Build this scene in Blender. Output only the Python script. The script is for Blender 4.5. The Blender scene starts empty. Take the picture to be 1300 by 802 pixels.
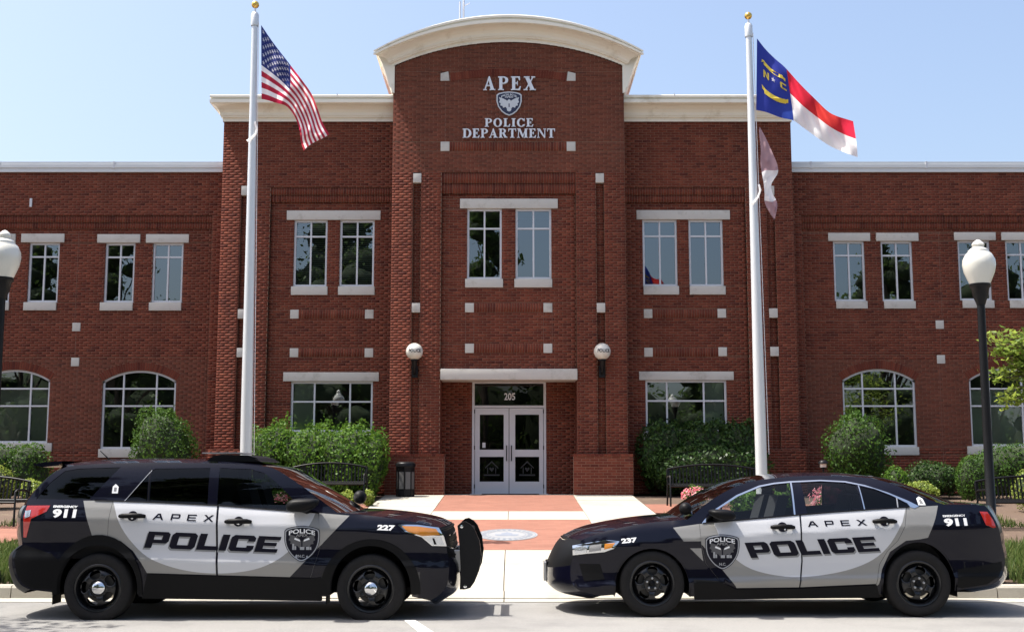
import bpy, bmesh, math, random
import numpy as np
from mathutils import Vector, Matrix
from mathutils.geometry import delaunay_2d_cdt

random.seed(7); np.random.seed(7)
SC = bpy.context.scene
COL = SC.collection

# ------------------------------------------------------------------ camera
F, CX, CY = 1540.0, 650.0, 401.0          # focal length and centre in photo pixels
PITCH = math.atan(199.0 / F)
CAMZ = 1.53
cam = bpy.data.cameras.new('camera')
cam.sensor_width = 36.0
cam.lens = F / 1300.0 * 36.0
cam.clip_start, cam.clip_end = 0.1, 3000
camo = bpy.data.objects.new('camera', cam); COL.objects.link(camo)
camo.location = (0, 0, CAMZ); camo.rotation_euler = (math.pi / 2 + PITCH, 0, 0)
SC.camera = camo

# ------------------------------------------------------------------ light
SUN_TRAVEL = Vector((0.45, -0.013, -1.0)).normalized()
to_sun = -SUN_TRAVEL
world = bpy.data.worlds.new('World'); SC.world = world; world.use_nodes = True
wn = world.node_tree.nodes; wl = world.node_tree.links
sky = wn.new('ShaderNodeTexSky'); sky.sky_type = 'NISHITA'; sky.sun_disc = False
sky.sun_elevation = math.asin(to_sun.z)
sky.sun_rotation = math.atan2(to_sun.x, to_sun.y)
sky.air_density = 1.0; sky.dust_density = 4.5; sky.ozone_density = 1.0; sky.altitude = 0
wl.new(sky.outputs[0], wn['Background'].inputs[0])
wn['Background'].inputs[1].default_value = 0.15
sun = bpy.data.lights.new('sun', 'SUN'); sun.energy = 4.9; sun.angle = math.radians(0.55)
sun.color = (1.0, 0.955, 0.88)
suno = bpy.data.objects.new('sun', sun); COL.objects.link(suno)
suno.rotation_euler = SUN_TRAVEL.to_track_quat('-Z', 'Y').to_euler()
SC.view_settings.view_transform = 'Standard'; SC.view_settings.look = 'None'
SC.view_settings.exposure = 0.85; SC.view_settings.gamma = 1.0
SC.view_settings.use_curve_mapping = False
SC.render.engine = 'CYCLES'
SC.cycles.max_bounces = 8; SC.cycles.transparent_max_bounces = 12
SC.cycles.sample_clamp_indirect = 6.0

# ------------------------------------------------------------------ helpers
def at(px, py, Y):
    """photo pixel -> (x, z) on the vertical plane at depth Y"""
    u = (px - CX) / F; v = (CY - py) / F
    c, s = math.cos(PITCH), math.sin(PITCH)
    t = Y / (c - v * s)
    return u * t, CAMZ + (s + v * c) * t

def rect(x0, y0, x1, y1, Y):
    ym, xm = (y0 + y1) / 2, (x0 + x1) / 2
    return at(x0, ym, Y)[0], at(x1, ym, Y)[0], at(xm, y1, Y)[1], at(xm, y0, Y)[1]

def link(o, parent=None):
    COL.objects.link(o)
    if parent is not None: o.parent = parent
    return o

def tag(o, label=None, cat=None, group=None, kind=None):
    if label: o['label'] = label
    if cat: o['category'] = cat
    if group: o['group'] = group
    if kind: o['kind'] = kind
    return o

def empty(name, loc, label=None, cat=None, group=None, rz=0.0):
    o = bpy.data.objects.new(name, None); o.location = loc; o.rotation_euler = (0, 0, rz)
    o.empty_display_size = 0.2
    COL.objects.link(o)
    return tag(o, label, cat, group)

class MB:
    """collects polygons (in world or local coords) for ONE mesh object"""
    def __init__(s): s.v = []; s.f = []; s.m = []
    def add(s, vs, fs, mi=0):
        b = len(s.v); s.v += [tuple(p) for p in vs]
        s.f += [tuple(i + b for i in f) for f in fs]; s.m += [mi] * len(fs)
        return s
    def box(s, x0, x1, y0, y1, z0, z1, mi=0):
        vs = [(x0,y0,z0),(x1,y0,z0),(x1,y1,z0),(x0,y1,z0),(x0,y0,z1),(x1,y0,z1),(x1,y1,z1),(x0,y1,z1)]
        return s.add(vs, [(0,3,2,1),(4,5,6,7),(0,1,5,4),(1,2,6,5),(2,3,7,6),(3,0,4,7)], mi)
    def bbox(s, x0, x1, y0, y1, z0, z1, b=0.01, mi=0):
        """box with bevelled vertical+horizontal edges"""
        bm = bmesh.new()
        bmesh.ops.create_cube(bm, size=1)
        for v in bm.verts:
            v.co = Vector(((x0+x1)/2 + v.co.x*(x1-x0), (y0+y1)/2 + v.co.y*(y1-y0), (z0+z1)/2 + v.co.z*(z1-z0)))
        bmesh.ops.bevel(bm, geom=bm.edges[:], offset=b, segments=2, profile=0.6, affect='EDGES')
        bm.verts.index_update()
        s.add([v.co for v in bm.verts], [[v.index for v in f.verts] for f in bm.faces], mi); bm.free()
        return s
    def prism(s, poly, y0, y1, mi=0):
        """polygon in (x,z), extruded along y from y0 (front) to y1"""
        n = len(poly)
        a = sum(poly[i][0]*poly[(i+1)%n][1]-poly[(i+1)%n][0]*poly[i][1] for i in range(n))
        if a < 0: poly = poly[::-1]
        vs = [(p[0], y0, p[1]) for p in poly] + [(p[0], y1, p[1]) for p in poly]
        fs = [tuple(range(n)), tuple(range(2*n-1, n-1, -1))]
        fs += [(i, i+n, (i+1)%n+n, (i+1)%n) for i in range(n)]
        return s.add(vs, fs, mi)
    def tube(s, pts, r, n=10, mi=0, cap=True):
        pts = [Vector(p) for p in pts]
        rs = r if isinstance(r, (list, tuple)) else [r]*len(pts)
        vs = []; up = None
        for i, p in enumerate(pts):
            d = (pts[min(i+1, len(pts)-1)] - pts[max(i-1, 0)]).normalized()
            if up is None:
                up = Vector((0,0,1)) if abs(d.z) < 0.9 else Vector((1,0,0))
            a = d.cross(up).normalized(); up = a.cross(d).normalized()
            for k in range(n):
                t = 2*math.pi*k/n
                vs.append(p + (a*math.cos(t) + up*math.sin(t))*rs[i])
        fs = []
        for i in range(len(pts)-1):
            for k in range(n):
                fs.append((i*n+k, i*n+(k+1)%n, (i+1)*n+(k+1)%n, (i+1)*n+k))
        if cap:
            fs.append(tuple(range(n))[::-1]); fs.append(tuple((len(pts)-1)*n+k for k in range(n)))
        return s.add(vs, fs, mi)
    def lathe(s, prof, c=(0,0,0), n=32, axis='z', mi=0):
        """prof: list of (r, h)"""
        vs = []
        for r, h in prof:
            for k in range(n):
                t = 2*math.pi*k/n
                if axis == 'z': vs.append((c[0]+r*math.cos(t), c[1]+r*math.sin(t), c[2]+h))
                else: vs.append((c[0]+r*math.cos(t), c[1]+h, c[2]+r*math.sin(t)))
        fs = []
        for i in range(len(prof)-1):
            for k in range(n):
                q = (i*n+k, i*n+(k+1)%n, (i+1)*n+(k+1)%n, (i+1)*n+k)
                fs.append(q if axis == 'z' else q[::-1])
        return s.add(vs, fs, mi)
    def build(s, name, mats, parent=None, smooth=None):
        me = bpy.data.meshes.new(name)
        me.from_pydata(s.v, [], s.f)
        if not isinstance(mats, (list, tuple)): mats = [mats]
        for m in mats: me.materials.append(m)
        if len(mats) > 1: me.polygons.foreach_set('material_index', s.m)
        me.update()
        if smooth is not None:
            me.shade_smooth() if smooth >= 180 else me.set_sharp_from_angle(angle=math.radians(smooth))
            if smooth < 180: me.polygons.foreach_set('use_smooth', [True]*len(me.polygons))
        return link(bpy.data.objects.new(name, me), parent)

def mesh_np(name, V, Q, mat, parent=None, smooth=False):
    """V (n,3), Q (m,k) numpy -> object"""
    me = bpy.data.meshes.new(name)
    m, k = Q.shape
    me.vertices.add(len(V)); me.vertices.foreach_set('co', np.ascontiguousarray(V, dtype=np.float32).ravel())
    me.loops.add(m*k); me.loops.foreach_set('vertex_index', np.ascontiguousarray(Q, dtype=np.int32).ravel())
    me.polygons.add(m); me.polygons.foreach_set('loop_start', np.arange(0, m*k, k, dtype=np.int32))
    me.materials.append(mat)
    me.update(calc_edges=True)
    if smooth: me.shade_smooth()
    return link(bpy.data.objects.new(name, me), parent)

def copy_tree(o, parent=None):
    c = o.copy(); COL.objects.link(c); c.parent = parent
    for ch in list(o.children): copy_tree(ch, c)
    return c

# ------------------------------------------------------------------ materials
def nodes(name):
    m = bpy.data.materials.new(name); m.use_nodes = True
    nt = m.node_tree
    return m, nt.nodes, nt.links, nt.nodes['Principled BSDF']

def pbr(name, col, rough=0.6, metal=0.0, coat=0.0, spec=0.5, var=0.12, scale=6.0, bump=0.0, bscale=60.0, coat_rough=0.03, dirt=None, coat_ior=1.5):
    """principled with procedural colour variation and fine relief"""
    m, N, L, b = nodes(name)
    tc = N.new('ShaderNodeTexCoord')
    nz = N.new('ShaderNodeTexNoise'); nz.inputs['Scale'].default_value = scale; nz.inputs['Detail'].default_value = 6
    L.new(tc.outputs['Object'], nz.inputs['Vector'])
    mx = N.new('ShaderNodeMix'); mx.data_type = 'RGBA'
    mx.inputs[6].default_value = (*[c*(1-var) for c in col], 1)
    mx.inputs[7].default_value = (*[min(1, c*(1+var)) for c in col], 1)
    L.new(nz.outputs['Fac'], mx.inputs[0])
    out = mx.outputs[2]
    if dirt:
        n2 = N.new('ShaderNodeTexNoise'); n2.inputs['Scale'].default_value = dirt[1]; n2.inputs['Detail'].default_value = 8
        n2.inputs['Roughness'].default_value = 0.7
        L.new(tc.outputs['Object'], n2.inputs['Vector'])
        rp = N.new('ShaderNodeValToRGB'); rp.color_ramp.elements[0].position = dirt[2]; rp.color_ramp.elements[1].position = dirt[2]+0.2
        L.new(n2.outputs['Fac'], rp.inputs[0])
        m2 = N.new('ShaderNodeMix'); m2.data_type = 'RGBA'
        L.new(rp.outputs[0], m2.inputs[0]); L.new(out, m2.inputs[6]); m2.inputs[7].default_value = (*dirt[0], 1)
        out = m2.outputs[2]
    L.new(out, b.inputs['Base Color'])
    b.inputs['Roughness'].default_value = rough; b.inputs['Metallic'].default_value = metal
    b.inputs['Specular IOR Level'].default_value = spec
    if coat:
        b.inputs['Coat Weight'].default_value = coat; b.inputs['Coat Roughness'].default_value = coat_rough; b.inputs['Coat IOR'].default_value = coat_ior
    if bump:
        n3 = N.new('ShaderNodeTexNoise'); n3.inputs['Scale'].default_value = bscale; n3.inputs['Detail'].default_value = 8
        L.new(tc.outputs['Object'], n3.inputs['Vector'])
        bp = N.new('ShaderNodeBump'); bp.inputs['Strength'].default_value = bump; bp.inputs['Distance'].default_value = 0.01
        L.new(n3.outputs['Fac'], bp.inputs['Height']); L.new(bp.outputs[0], b.inputs['Normal'])
    return m

def glass(name, tint, ior=1.5, rough=0.0, gloss=(1, 1, 1)):
    m, N, L, b = nodes(name)
    N.remove(b)
    out = N['Material Output']
    tr = N.new('ShaderNodeBsdfTransparent'); tr.inputs[0].default_value = (*tint, 1)
    gl = N.new('ShaderNodeBsdfGlossy'); gl.inputs['Roughness'].default_value = rough; gl.inputs[0].default_value = (*gloss, 1)
    fr = N.new('ShaderNodeFresnel'); fr.inputs[0].default_value = ior
    mx = N.new('ShaderNodeMixShader')
    # gently rolled sheet: reflections wander a little
    tc = N.new('ShaderNodeTexCoord')
    nz = N.new('ShaderNodeTexNoise'); nz.inputs['Scale'].default_value = 0.9; L.new(tc.outputs['Object'], nz.inputs['Vector'])
    bp = N.new('ShaderNodeBump'); bp.inputs['Strength'].default_value = 0.05; bp.inputs['Distance'].default_value = 0.04
    L.new(nz.outputs['Fac'], bp.inputs['Height']); L.new(bp.outputs[0], gl.inputs['Normal'])
    L.new(fr.outputs[0], mx.inputs[0]); L.new(tr.outputs[0], mx.inputs[1]); L.new(gl.outputs[0], mx.inputs[2])
    L.new(mx.outputs[0], out.inputs[0])
    return m

def brick_mat(name, per_object=False):
    m, N, L, b = nodes(name)
    if per_object:
        rnd = N.new('ShaderNodeObjectInfo').outputs['Random']
    else:
        rnd = N.new('ShaderNodeNewGeometry').outputs['Random Per Island']
    rp = N.new('ShaderNodeValToRGB'); e = rp.color_ramp.elements
    e[0].position = 0.0; e[0].color = (0.082, 0.0175, 0.0118, 1)
    e[1].position = 1.0; e[1].color = (0.182, 0.050, 0.028, 1)
    for p, c in ((0.12, (0.116, 0.026, 0.0152, 1)), (0.5, (0.139, 0.0325, 0.0183, 1)), (0.88, (0.159, 0.039, 0.0217, 1))):
        k = e.new(p); k.color = c
    L.new(rnd, rp.inputs[0])
    g = N.new('ShaderNodeNewGeometry')
    nz = N.new('ShaderNodeTexNoise'); nz.inputs['Scale'].default_value = 45; nz.inputs['Detail'].default_value = 5
    L.new(g.outputs['Position'], nz.inputs['Vector'])
    mp = N.new('ShaderNodeMapRange'); mp.inputs[3].default_value = 0.72; mp.inputs[4].default_value = 1.28
    L.new(nz.outputs['Fac'], mp.inputs[0])
    mu = N.new('ShaderNodeMix'); mu.data_type = 'RGBA'; mu.blend_type = 'MULTIPLY'; mu.inputs[0].default_value = 1
    L.new(rp.outputs[0], mu.inputs[6]); L.new(mp.outputs[0], mu.inputs[7])
    # efflorescence: pale bloom in drifting patches
    n2 = N.new('ShaderNodeTexNoise'); n2.inputs['Scale'].default_value = 1.3; n2.inputs['Detail'].default_value = 9; n2.inputs['Roughness'].default_value = 0.78
    L.new(g.outputs['Position'], n2.inputs['Vector'])
    r2 = N.new('ShaderNodeValToRGB'); r2.color_ramp.elements[0].position = 0.60; r2.color_ramp.elements[1].position = 0.80
    r2.color_ramp.elements[1].color = (0.22, 0.22, 0.22, 1)
    L.new(n2.outputs['Fac'], r2.inputs[0])
    m2 = N.new('ShaderNodeMix'); m2.data_type = 'RGBA'
    L.new(r2.outputs[0], m2.inputs[0]); L.new(mu.outputs[2], m2.inputs[6]); m2.inputs[7].default_value = (0.40, 0.27, 0.21, 1)
    mpg = N.new('ShaderNodeMapping'); mpg.inputs['Scale'].default_value = (2.2, 2.2, 0.22); L.new(g.outputs['Position'], mpg.inputs[0])
    n4 = N.new('ShaderNodeTexNoise'); n4.inputs['Scale'].default_value = 1.0; n4.inputs['Detail'].default_value = 6; n4.inputs['Roughness'].default_value = 0.6
    L.new(mpg.outputs[0], n4.inputs['Vector'])
    m4 = N.new('ShaderNodeMapRange'); m4.inputs[1].default_value = 0.3; m4.inputs[2].default_value = 0.7; m4.inputs[3].default_value = 0.80; m4.inputs[4].default_value = 1.16
    L.new(n4.outputs['Fac'], m4.inputs[0])
    m5 = N.new('ShaderNodeMix'); m5.data_type = 'RGBA'; m5.blend_type = 'MULTIPLY'; m5.inputs[0].default_value = 1
    L.new(m2.outputs[2], m5.inputs[6]); L.new(m4.outputs[0], m5.inputs[7])
    L.new(m5.outputs[2], b.inputs['Base Color'])
    b.inputs['Roughness'].default_value = 0.85; b.inputs['Specular IOR Level'].default_value = 0.25
    bp = N.new('ShaderNodeBump'); bp.inputs['Strength'].default_value = 0.35; bp.inputs['Distance'].default_value = 0.004
    L.new(nz.outputs['Fac'], bp.inputs['Height']); L.new(bp.outputs[0], b.inputs['Normal'])
    return m

def leaf_mat(name, cols, trans=0.35, rough=0.45):
    m, N, L, b = nodes(name)
    g = N.new('ShaderNodeNewGeometry')
    rp = N.new('ShaderNodeValToRGB'); e = rp.color_ramp.elements
    e[0].color = (*cols[0], 1); e[1].color = (*cols[-1], 1)
    for i, c in enumerate(cols[1:-1]):
        k = e.new((i+1)/(len(cols)-1)); k.color = (*c, 1)
    L.new(g.outputs['Random Per Island'], rp.inputs[0])
    L.new(rp.outputs[0], b.inputs['Base Color']); b.inputs['Roughness'].default_value = rough
    b.inputs['Specular IOR Level'].default_value = 0.16
    t = N.new('ShaderNodeBsdfTranslucent')
    hs = N.new('ShaderNodeHueSaturation'); hs.inputs['Value'].default_value = 1.5; hs.inputs['Hue'].default_value = 0.485
    L.new(rp.outputs[0], hs.inputs['Color']); L.new(hs.outputs[0], t.inputs[0])
    mx = N.new('ShaderNodeMixShader'); mx.inputs[0].default_value = trans
    L.new(b.outputs[0], mx.inputs[1]); L.new(t.outputs[0], mx.inputs[2])
    L.new(mx.outputs[0], N['Material Output'].inputs[0])
    return m

M = {}
M['brick'] = brick_mat('brick'); M['brick1'] = brick_mat('brick_single', True)
M['mortar'] = pbr('mortar', (0.225, 0.13, 0.088), 0.95, var=0.25, scale=14, bump=0.4, bscale=120)
M['core'] = pbr('brick_core', (0.19, 0.055, 0.04), 0.9, var=0.3, scale=9)
M['stone'] = pbr('cast_stone', (0.50, 0.482, 0.445), 0.85, var=0.06, scale=5, bump=0.15, bscale=150, dirt=((0.34, 0.315, 0.275), 2.6, 0.54))
M['cornice'] = pbr('cornice_paint', (0.78, 0.745, 0.65), 0.6, var=0.05, scale=1.5, dirt=((0.56, 0.50, 0.39), 1.6, 0.54))
M['coping'] = pbr('coping_metal', (0.62, 0.63, 0.63), 0.45, metal=0.15, var=0.06, scale=2)
M['alu'] = pbr('white_aluminium', (0.56, 0.565, 0.59), 0.4, metal=0.1, var=0.04, scale=3)
M['wglass'] = glass('window_glass', (0.72, 0.78, 0.76), 2.6, gloss=(0.88, 0.96, 1.0))
M['dglass'] = glass('door_glass', (0.22, 0.23, 0.24), 1.6)
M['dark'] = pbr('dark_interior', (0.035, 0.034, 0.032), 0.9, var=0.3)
M['blind'] = pbr('blind_slat', (0.5, 0.5, 0.48), 0.6, var=0.05)
M['shade'] = pbr('window_shade', (0.74, 0.78, 0.70), 0.8, var=0.1)
M['letter'] = pbr('letter_metal', (0.66, 0.68, 0.72), 0.45, metal=0.2, var=0.05)
M['navy'] = pbr('badge_navy', (0.012, 0.016, 0.05), 0.4, var=0.1)
M['silver'] = pbr('badge_silver', (0.55, 0.56, 0.57), 0.45, metal=0.3, var=0.1)
M['blackmetal'] = pbr('black_painted_metal', (0.008, 0.008, 0.009), 0.4, spec=0.2, var=0.2, scale=20)
M['concrete'] = pbr('pale_concrete', (0.365, 0.34, 0.285), 0.9, var=0.09, scale=3.2, bump=0.3, bscale=90, dirt=((0.27, 0.245, 0.20), 0.9, 0.55))
M['asphalt'] = pbr('worn_asphalt', (0.215, 0.21, 0.20), 0.92, var=0.2, scale=40, bump=0.5, bscale=160, dirt=((0.155, 0.15, 0.145), 0.5, 0.48))
M['linepaint'] = pbr('road_paint', (0.62, 0.61, 0.57), 0.75, var=0.08, scale=9, dirt=((0.3, 0.29, 0.27), 9, 0.56))
M['globe'] = pbr('opal_globe', (0.64, 0.625, 0.56), 0.25, var=0.03, coat=0.4)
M['pole'] = pbr('brushed_pole', (0.66, 0.67, 0.68), 0.38, metal=0.35, var=0.05, scale=2)
M['gold'] = pbr('gold_ball', (0.75, 0.48, 0.12), 0.25, metal=0.9, var=0.05)
M['mulch'] = pbr('mulch', (0.10, 0.065, 0.045), 0.95, var=0.5, scale=30, bump=0.8, bscale=60, dirt=((0.26, 0.21, 0.13), 2.0, 0.55))
M['grass'] = leaf_mat('grass_blade', [(0.045, 0.085, 0.015), (0.08, 0.13, 0.03), (0.15, 0.17, 0.06)], 0.3)
M['bark'] = pbr('bark', (0.11, 0.085, 0.065), 0.95, var=0.35, scale=14, bump=0.8, bscale=30)
M['soil'] = pbr('lawn_soil', (0.075, 0.085, 0.03), 0.95, var=0.4, scale=3, bump=0.6, bscale=25)
# ================================================================== BUILDING
YT, YM, YW, YD = 30.20, 30.80, 31.35, 31.25        # tower, mid blocks, wings, door wall
YB = YT - 0.25                                      # pilaster bases
ZG = at(650, 628, YB)[1]                            # ground at the entrance
X = lambda px, py, Y: at(px, py, Y)[0]
Zt = lambda py, Y, px=650: at(px, py, Y)[1]
CH, BL = 0.0677, 0.2127
bld = empty('police_station', (0, YT, ZG), 'long red brick police station with arched central tower and white stone trim', 'building')
BR, SOLO, MORT = [], [], []

def sub_iv(ivs, a, b):
    out = []
    for p, q in ivs:
        if b <= p or a >= q: out.append((p, q)); continue
        if a > p: out.append((p, a))
        if b < q: out.append((b, q))
    return out

def field(x0, x1, z0, z1, Y, excl=(), fns=(), lim=None, solo=False):
    k0 = int(math.floor((z0-ZG)/CH + 1e-6)); k1 = int(math.ceil((z1-ZG)/CH - 1e-6))
    for k in range(k0, k1):
        a, b = max(z0, ZG+k*CH), min(z1, ZG+(k+1)*CH)
        cuts = {a, b}
        for e in excl:
            if e[0] < x1 and e[1] > x0:
                for z in e[2:4]:
                    if a+0.004 < z < b-0.004: cuts.add(z)
        if (fns and any(f(a) or f(b) for f in fns)) or lim: cuts.add((a+b)/2)
        cs = sorted(cuts)
        for za, zb in zip(cs, cs[1:]):
            if zb-za < 0.006: continue
            zm = (za+zb)/2
            ivs = [(x0, x1)]
            if lim:
                l = lim(zm)
                if l is None: continue
                ivs = [(max(x0, l[0]), min(x1, l[1]))]
            for e in excl:
                if e[2] < zm < e[3]: ivs = sub_iv(ivs, e[0], e[1])
            for f in fns:
                r = f(zm)
                if r: ivs = sub_iv(ivs, r[0], r[1])
            for p, q in ivs:
                if q-p < 0.012: continue
                MORT.append((p, q, Y+0.004, za, zb))
                off = (k % 2) * BL/2
                i = math.floor((p-off)/BL)
                xa = p
                while xa < q-0.004:
                    xb = min(q, (i+1)*BL+off)
                    if xb-xa > 0.02:
                        (SOLO if solo else BR).append((xa+0.005, xb-0.005, Y, Y+0.095, za+0.005, zb-0.005))
                    xa = xb; i += 1

def soldiers(x0, x1, z0, z1, Y, pitch=0.0677):
    n = max(1, round((x1-x0)/pitch)); w = (x1-x0)/n
    MORT.append((x0, x1, Y+0.005, z0, z1))
    for i in range(n):
        BR.append((x0+i*w+0.005, x0+(i+1)*w-0.005, Y, Y+0.095, z0+0.004, z1-0.004))

def cpx(cx, cy, w, h, Y):                            # rect around a pixel centre
    return rect(cx-w/2, cy-h/2, cx+w/2, cy+h/2, Y)

def block(r, Y, proud=0.012, name='accent_block', mat='stone', depth=0.12, b=0.008):
    return MB().bbox(r[0], r[1], Y-proud, Y+depth, r[2], r[3], b).build(name, M[mat], bld, 40)

# --- windows -------------------------------------------------------
def window(r, Y, cols, rows, blind=None, shades=(), arch=None, name='window'):
    """r: x0,x1,z0,z1; cols/rows: fractions of mullions; arch: z of spring line"""
    x0, x1, z0, z1 = r
    fw, mw = 0.052, 0.042
    xc = (x0+x1)/2
    if arch:
        h = z1-arch; a = (x1-x0)/2; R = (a*a+h*h)/(2*h); zc = z1-R
        top = lambda x, d=0.0: zc + math.sqrt(max(0, (R-d)**2-(x-xc)**2))
    else:
        top = lambda x, d=0.0: z1-d
    mb = MB(); yf, yb = Y+0.05, Y+0.12
    n = 24 if arch else 1
    if arch:
        xs = [x0+(x1-x0)*i/n for i in range(n+1)]
        for p, q in zip(xs, xs[1:]):
            mb.prism([(p, top(p, fw)), (q, top(q, fw)), (q, top(q)), (p, top(p))], yf, yb)
        zt = arch
    else:
        mb.box(x0, x1, yf, yb, z1-fw, z1); zt = z1-fw
    mb.box(x0, x0+fw, yf, yb, z0, zt); mb.box(x1-fw, x1, yf, yb, z0, zt)
    mb.box(x0+fw, x1-fw, yf, yb, z0, z0+fw)
    cx = [x0+(x1-x0)*c for c in cols]; rz = [z0+(z1-z0)*q for q in rows]
    for c in cx: mb.box(c-mw/2, c+mw/2, yf+0.006, yb, z0+fw, top(c, fw)-0.002)
    ce = [x0+fw-mw/2]+cx+[x1-fw+mw/2]
    for q in rz:
        for a_, b_ in zip(ce, ce[1:]): mb.box(a_+mw/2, b_-mw/2, yf+0.006, yb, q-mw/2, q+mw/2)
    w = mb.build(name, M['alu'], bld)
    xe = [x0+fw-0.005]+cx+[x1-fw+0.005]; ze = [z0+fw-0.005]+rz+[None]
    ri = 0
    for i, (p, q) in enumerate(zip(xe, xe[1:])):
        for j in range(len(ze)-1):
            za = ze[j]; zb = ze[j+1]
            if zb is None:
                ts = [p+(q-p)*t/8 for t in range(9)] if arch else [p, q]
                poly = [(p, za), (q, za)] + [(t, top(t, fw)+0.004) for t in reversed(ts)]
            else:
                poly = [(p, za), (q, za), (q, zb), (p, zb)]
            g = MB()
            tilt = random.uniform(-0.006, 0.006); tz = random.uniform(-0.004, 0.004)
            g.add([(x, Y+0.085+(x-p)*tilt+(z-za)*tz, z) for x, z in poly], [tuple(range(len(poly)))])
            g.build('pane', M['wglass'], w)
            if (i, j) in shades:
                s = MB(); s.box(p+0.01, q-0.01, Y+0.17, Y+0.185, za, zb if zb else max(top(p, fw), top(q, fw)))
                s.build('shade', M['shade'], w)
    if blind:
        s = MB(); z = z0+fw
        while z < z1-fw:
            s.add([(x0+fw, Y+0.18, z), (x1-fw, Y+0.18, z), (x1-fw, Y+0.215, z+0.03), (x0+fw, Y+0.215, z+0.03)], [(0, 1, 2, 3)])
            z += 0.05
        s.build('blind', M['blind'], w)
    return w

def win4(px, Y, lint=None, sill=None, tr=0.72, blind=None, shades=()):
    r = rect(*px, Y)
    window(r, Y, [0.5], [tr], blind, shades)
    ex = [r]
    if sill:
        s = rect(*sill, Y); s = (s[0], s[1], s[2], r[2]-0.002)
        MB().bbox(s[0], s[1], Y-0.035, Y+0.16, s[2], s[3], 0.01).build('sill', M['stone'], bld, 40); ex.append(s)
    if lint:
        l = rect(*lint, Y); l = (l[0], l[1], r[3]+0.003, l[3])
        MB().bbox(l[0], l[1], Y-0.03, Y+0.14, l[2], l[3], 0.01).build('lintel', M['stone'], bld, 40); ex.append(l)
    return ex

def archwin(px, spring, Y, cols, rows, sill=None, shades=()):
    r = rect(*px, Y); zs = Zt(spring, Y)
    window(r, Y, cols, [(Zt(q, Y)-r[2])/(r[3]-r[2]) for q in rows], None, shades, zs)
    x0, x1, z0, z1 = r; h = z1-zs; a = (x1-x0)/2; R = (a*a+h*h)/(2*h); zc = z1-R; xc = (x0+x1)/2
    D = 0.215
    def fn(z):
        if z0 <= z <= zs: return (x0, x1)
        if zs < z < z1+D:
            th_ = math.asin(a/R)
            if z < zs+D*math.cos(th_): w = a+(z-zs)*math.tan(th_)
            else:
                q = (R+D)**2-(z-zc)**2
                if q <= 0: return None
                w = math.sqrt(q)
            return (xc-w, xc+w)
        return None
    ex = []
    if sill:
        s = rect(*sill, Y); s = (s[0], s[1], s[2], z0-0.002)
        MB().bbox(s[0], s[1], Y-0.04, Y+0.16, s[2], s[3], 0.01).build('sill', M['stone'], bld, 40); ex.append(s)
    # ring of radial bricks
    th = math.asin(a/R); n = 34
    mo = MB(); mb = MB()
    for i in range(n):
        t0 = -th+2*th*i/n+0.005/R; t1 = -th+2*th*(i+1)/n-0.005/R
        P = lambda t, rr: (xc+rr*math.sin(t), zc+rr*math.cos(t))
        mb.prism([P(t0, R+0.004), P(t1, R+0.004), P(t1, R+D-0.006), P(t0, R+D-0.006)], Y-0.006+random.uniform(-.002, .002), Y+0.09)
        t0 = -th+2*th*i/n; t1 = -th+2*th*(i+1)/n
        mo.prism([P(t0, R+0.002), P(t1, R+0.002), P(t1, R+D+0.05), P(t0, R+D+0.05)], Y+0.0085, Y+0.1)
    tag(mb.build('arch_bricks', M['brick'], bld), kind='stuff'); mo.build('arch_mortar', M['mortar'], bld)
    return ex, fn

# --- tower ---------------------------------------------------------
TL, TR = X(498.9, 150, YT), X(792.3, 150, YT)
SL0, SL1, PL = X(523.7, 320, YT), X(533.8, 320, YT), X(560, 320, YT)
PR, SR0, SR1 = X(731.5, 320, YT), X(757.2, 320, YT), X(767.4, 320, YT)
XC = (TL+TR)/2; HW = (TR-TL)/2
z219, z232, z245 = Zt(219, YT), Zt(232, YT), Zt(245, YT)
zbase = Zt(576, YB); zlb, zlt = Zt(482, YT), Zt(468, YT)
za, ze = Zt(53.5, YT), Zt(84.5, YT)
h = za-ze; RA = (HW*HW+h*h)/(2*h)
def arclim(z):
    if z < ze: return (TL, TR)
    q = RA*RA-(z-(za-RA))**2
    if z >= za or q <= 0: return None
    w = math.sqrt(q); return (XC-w, XC+w)
sq = lambda cx, cy, Y=YT, s=11.2: cpx(cx, cy, s, s+0.6, Y)
sign_sq = [sq(565, 97), sq(725, 97), sq(565, 186), sq(725, 186)]
lowband = (sign_sq[2][1], sign_sq[3][0], Zt(192, YT), Zt(180.5, YT))
for r in sign_sq[2:]: block(r, YT)
for r, sgn in zip(sign_sq[:2], (1, -1)):             # keystone-like upper blocks, slanted on the inner side
    x0, x1, z0, z1 = r
    p = [(x0, z0), (x1, z0), (x1-0.03, z1), (x0, z1-0.05)] if sgn > 0 else [(x0, z0), (x1, z0), (x1, z1-0.05), (x0+0.03, z1)]
    MB().prism(p, YT-0.012, YT+0.1).build('accent_block', M['stone'], bld)
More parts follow.
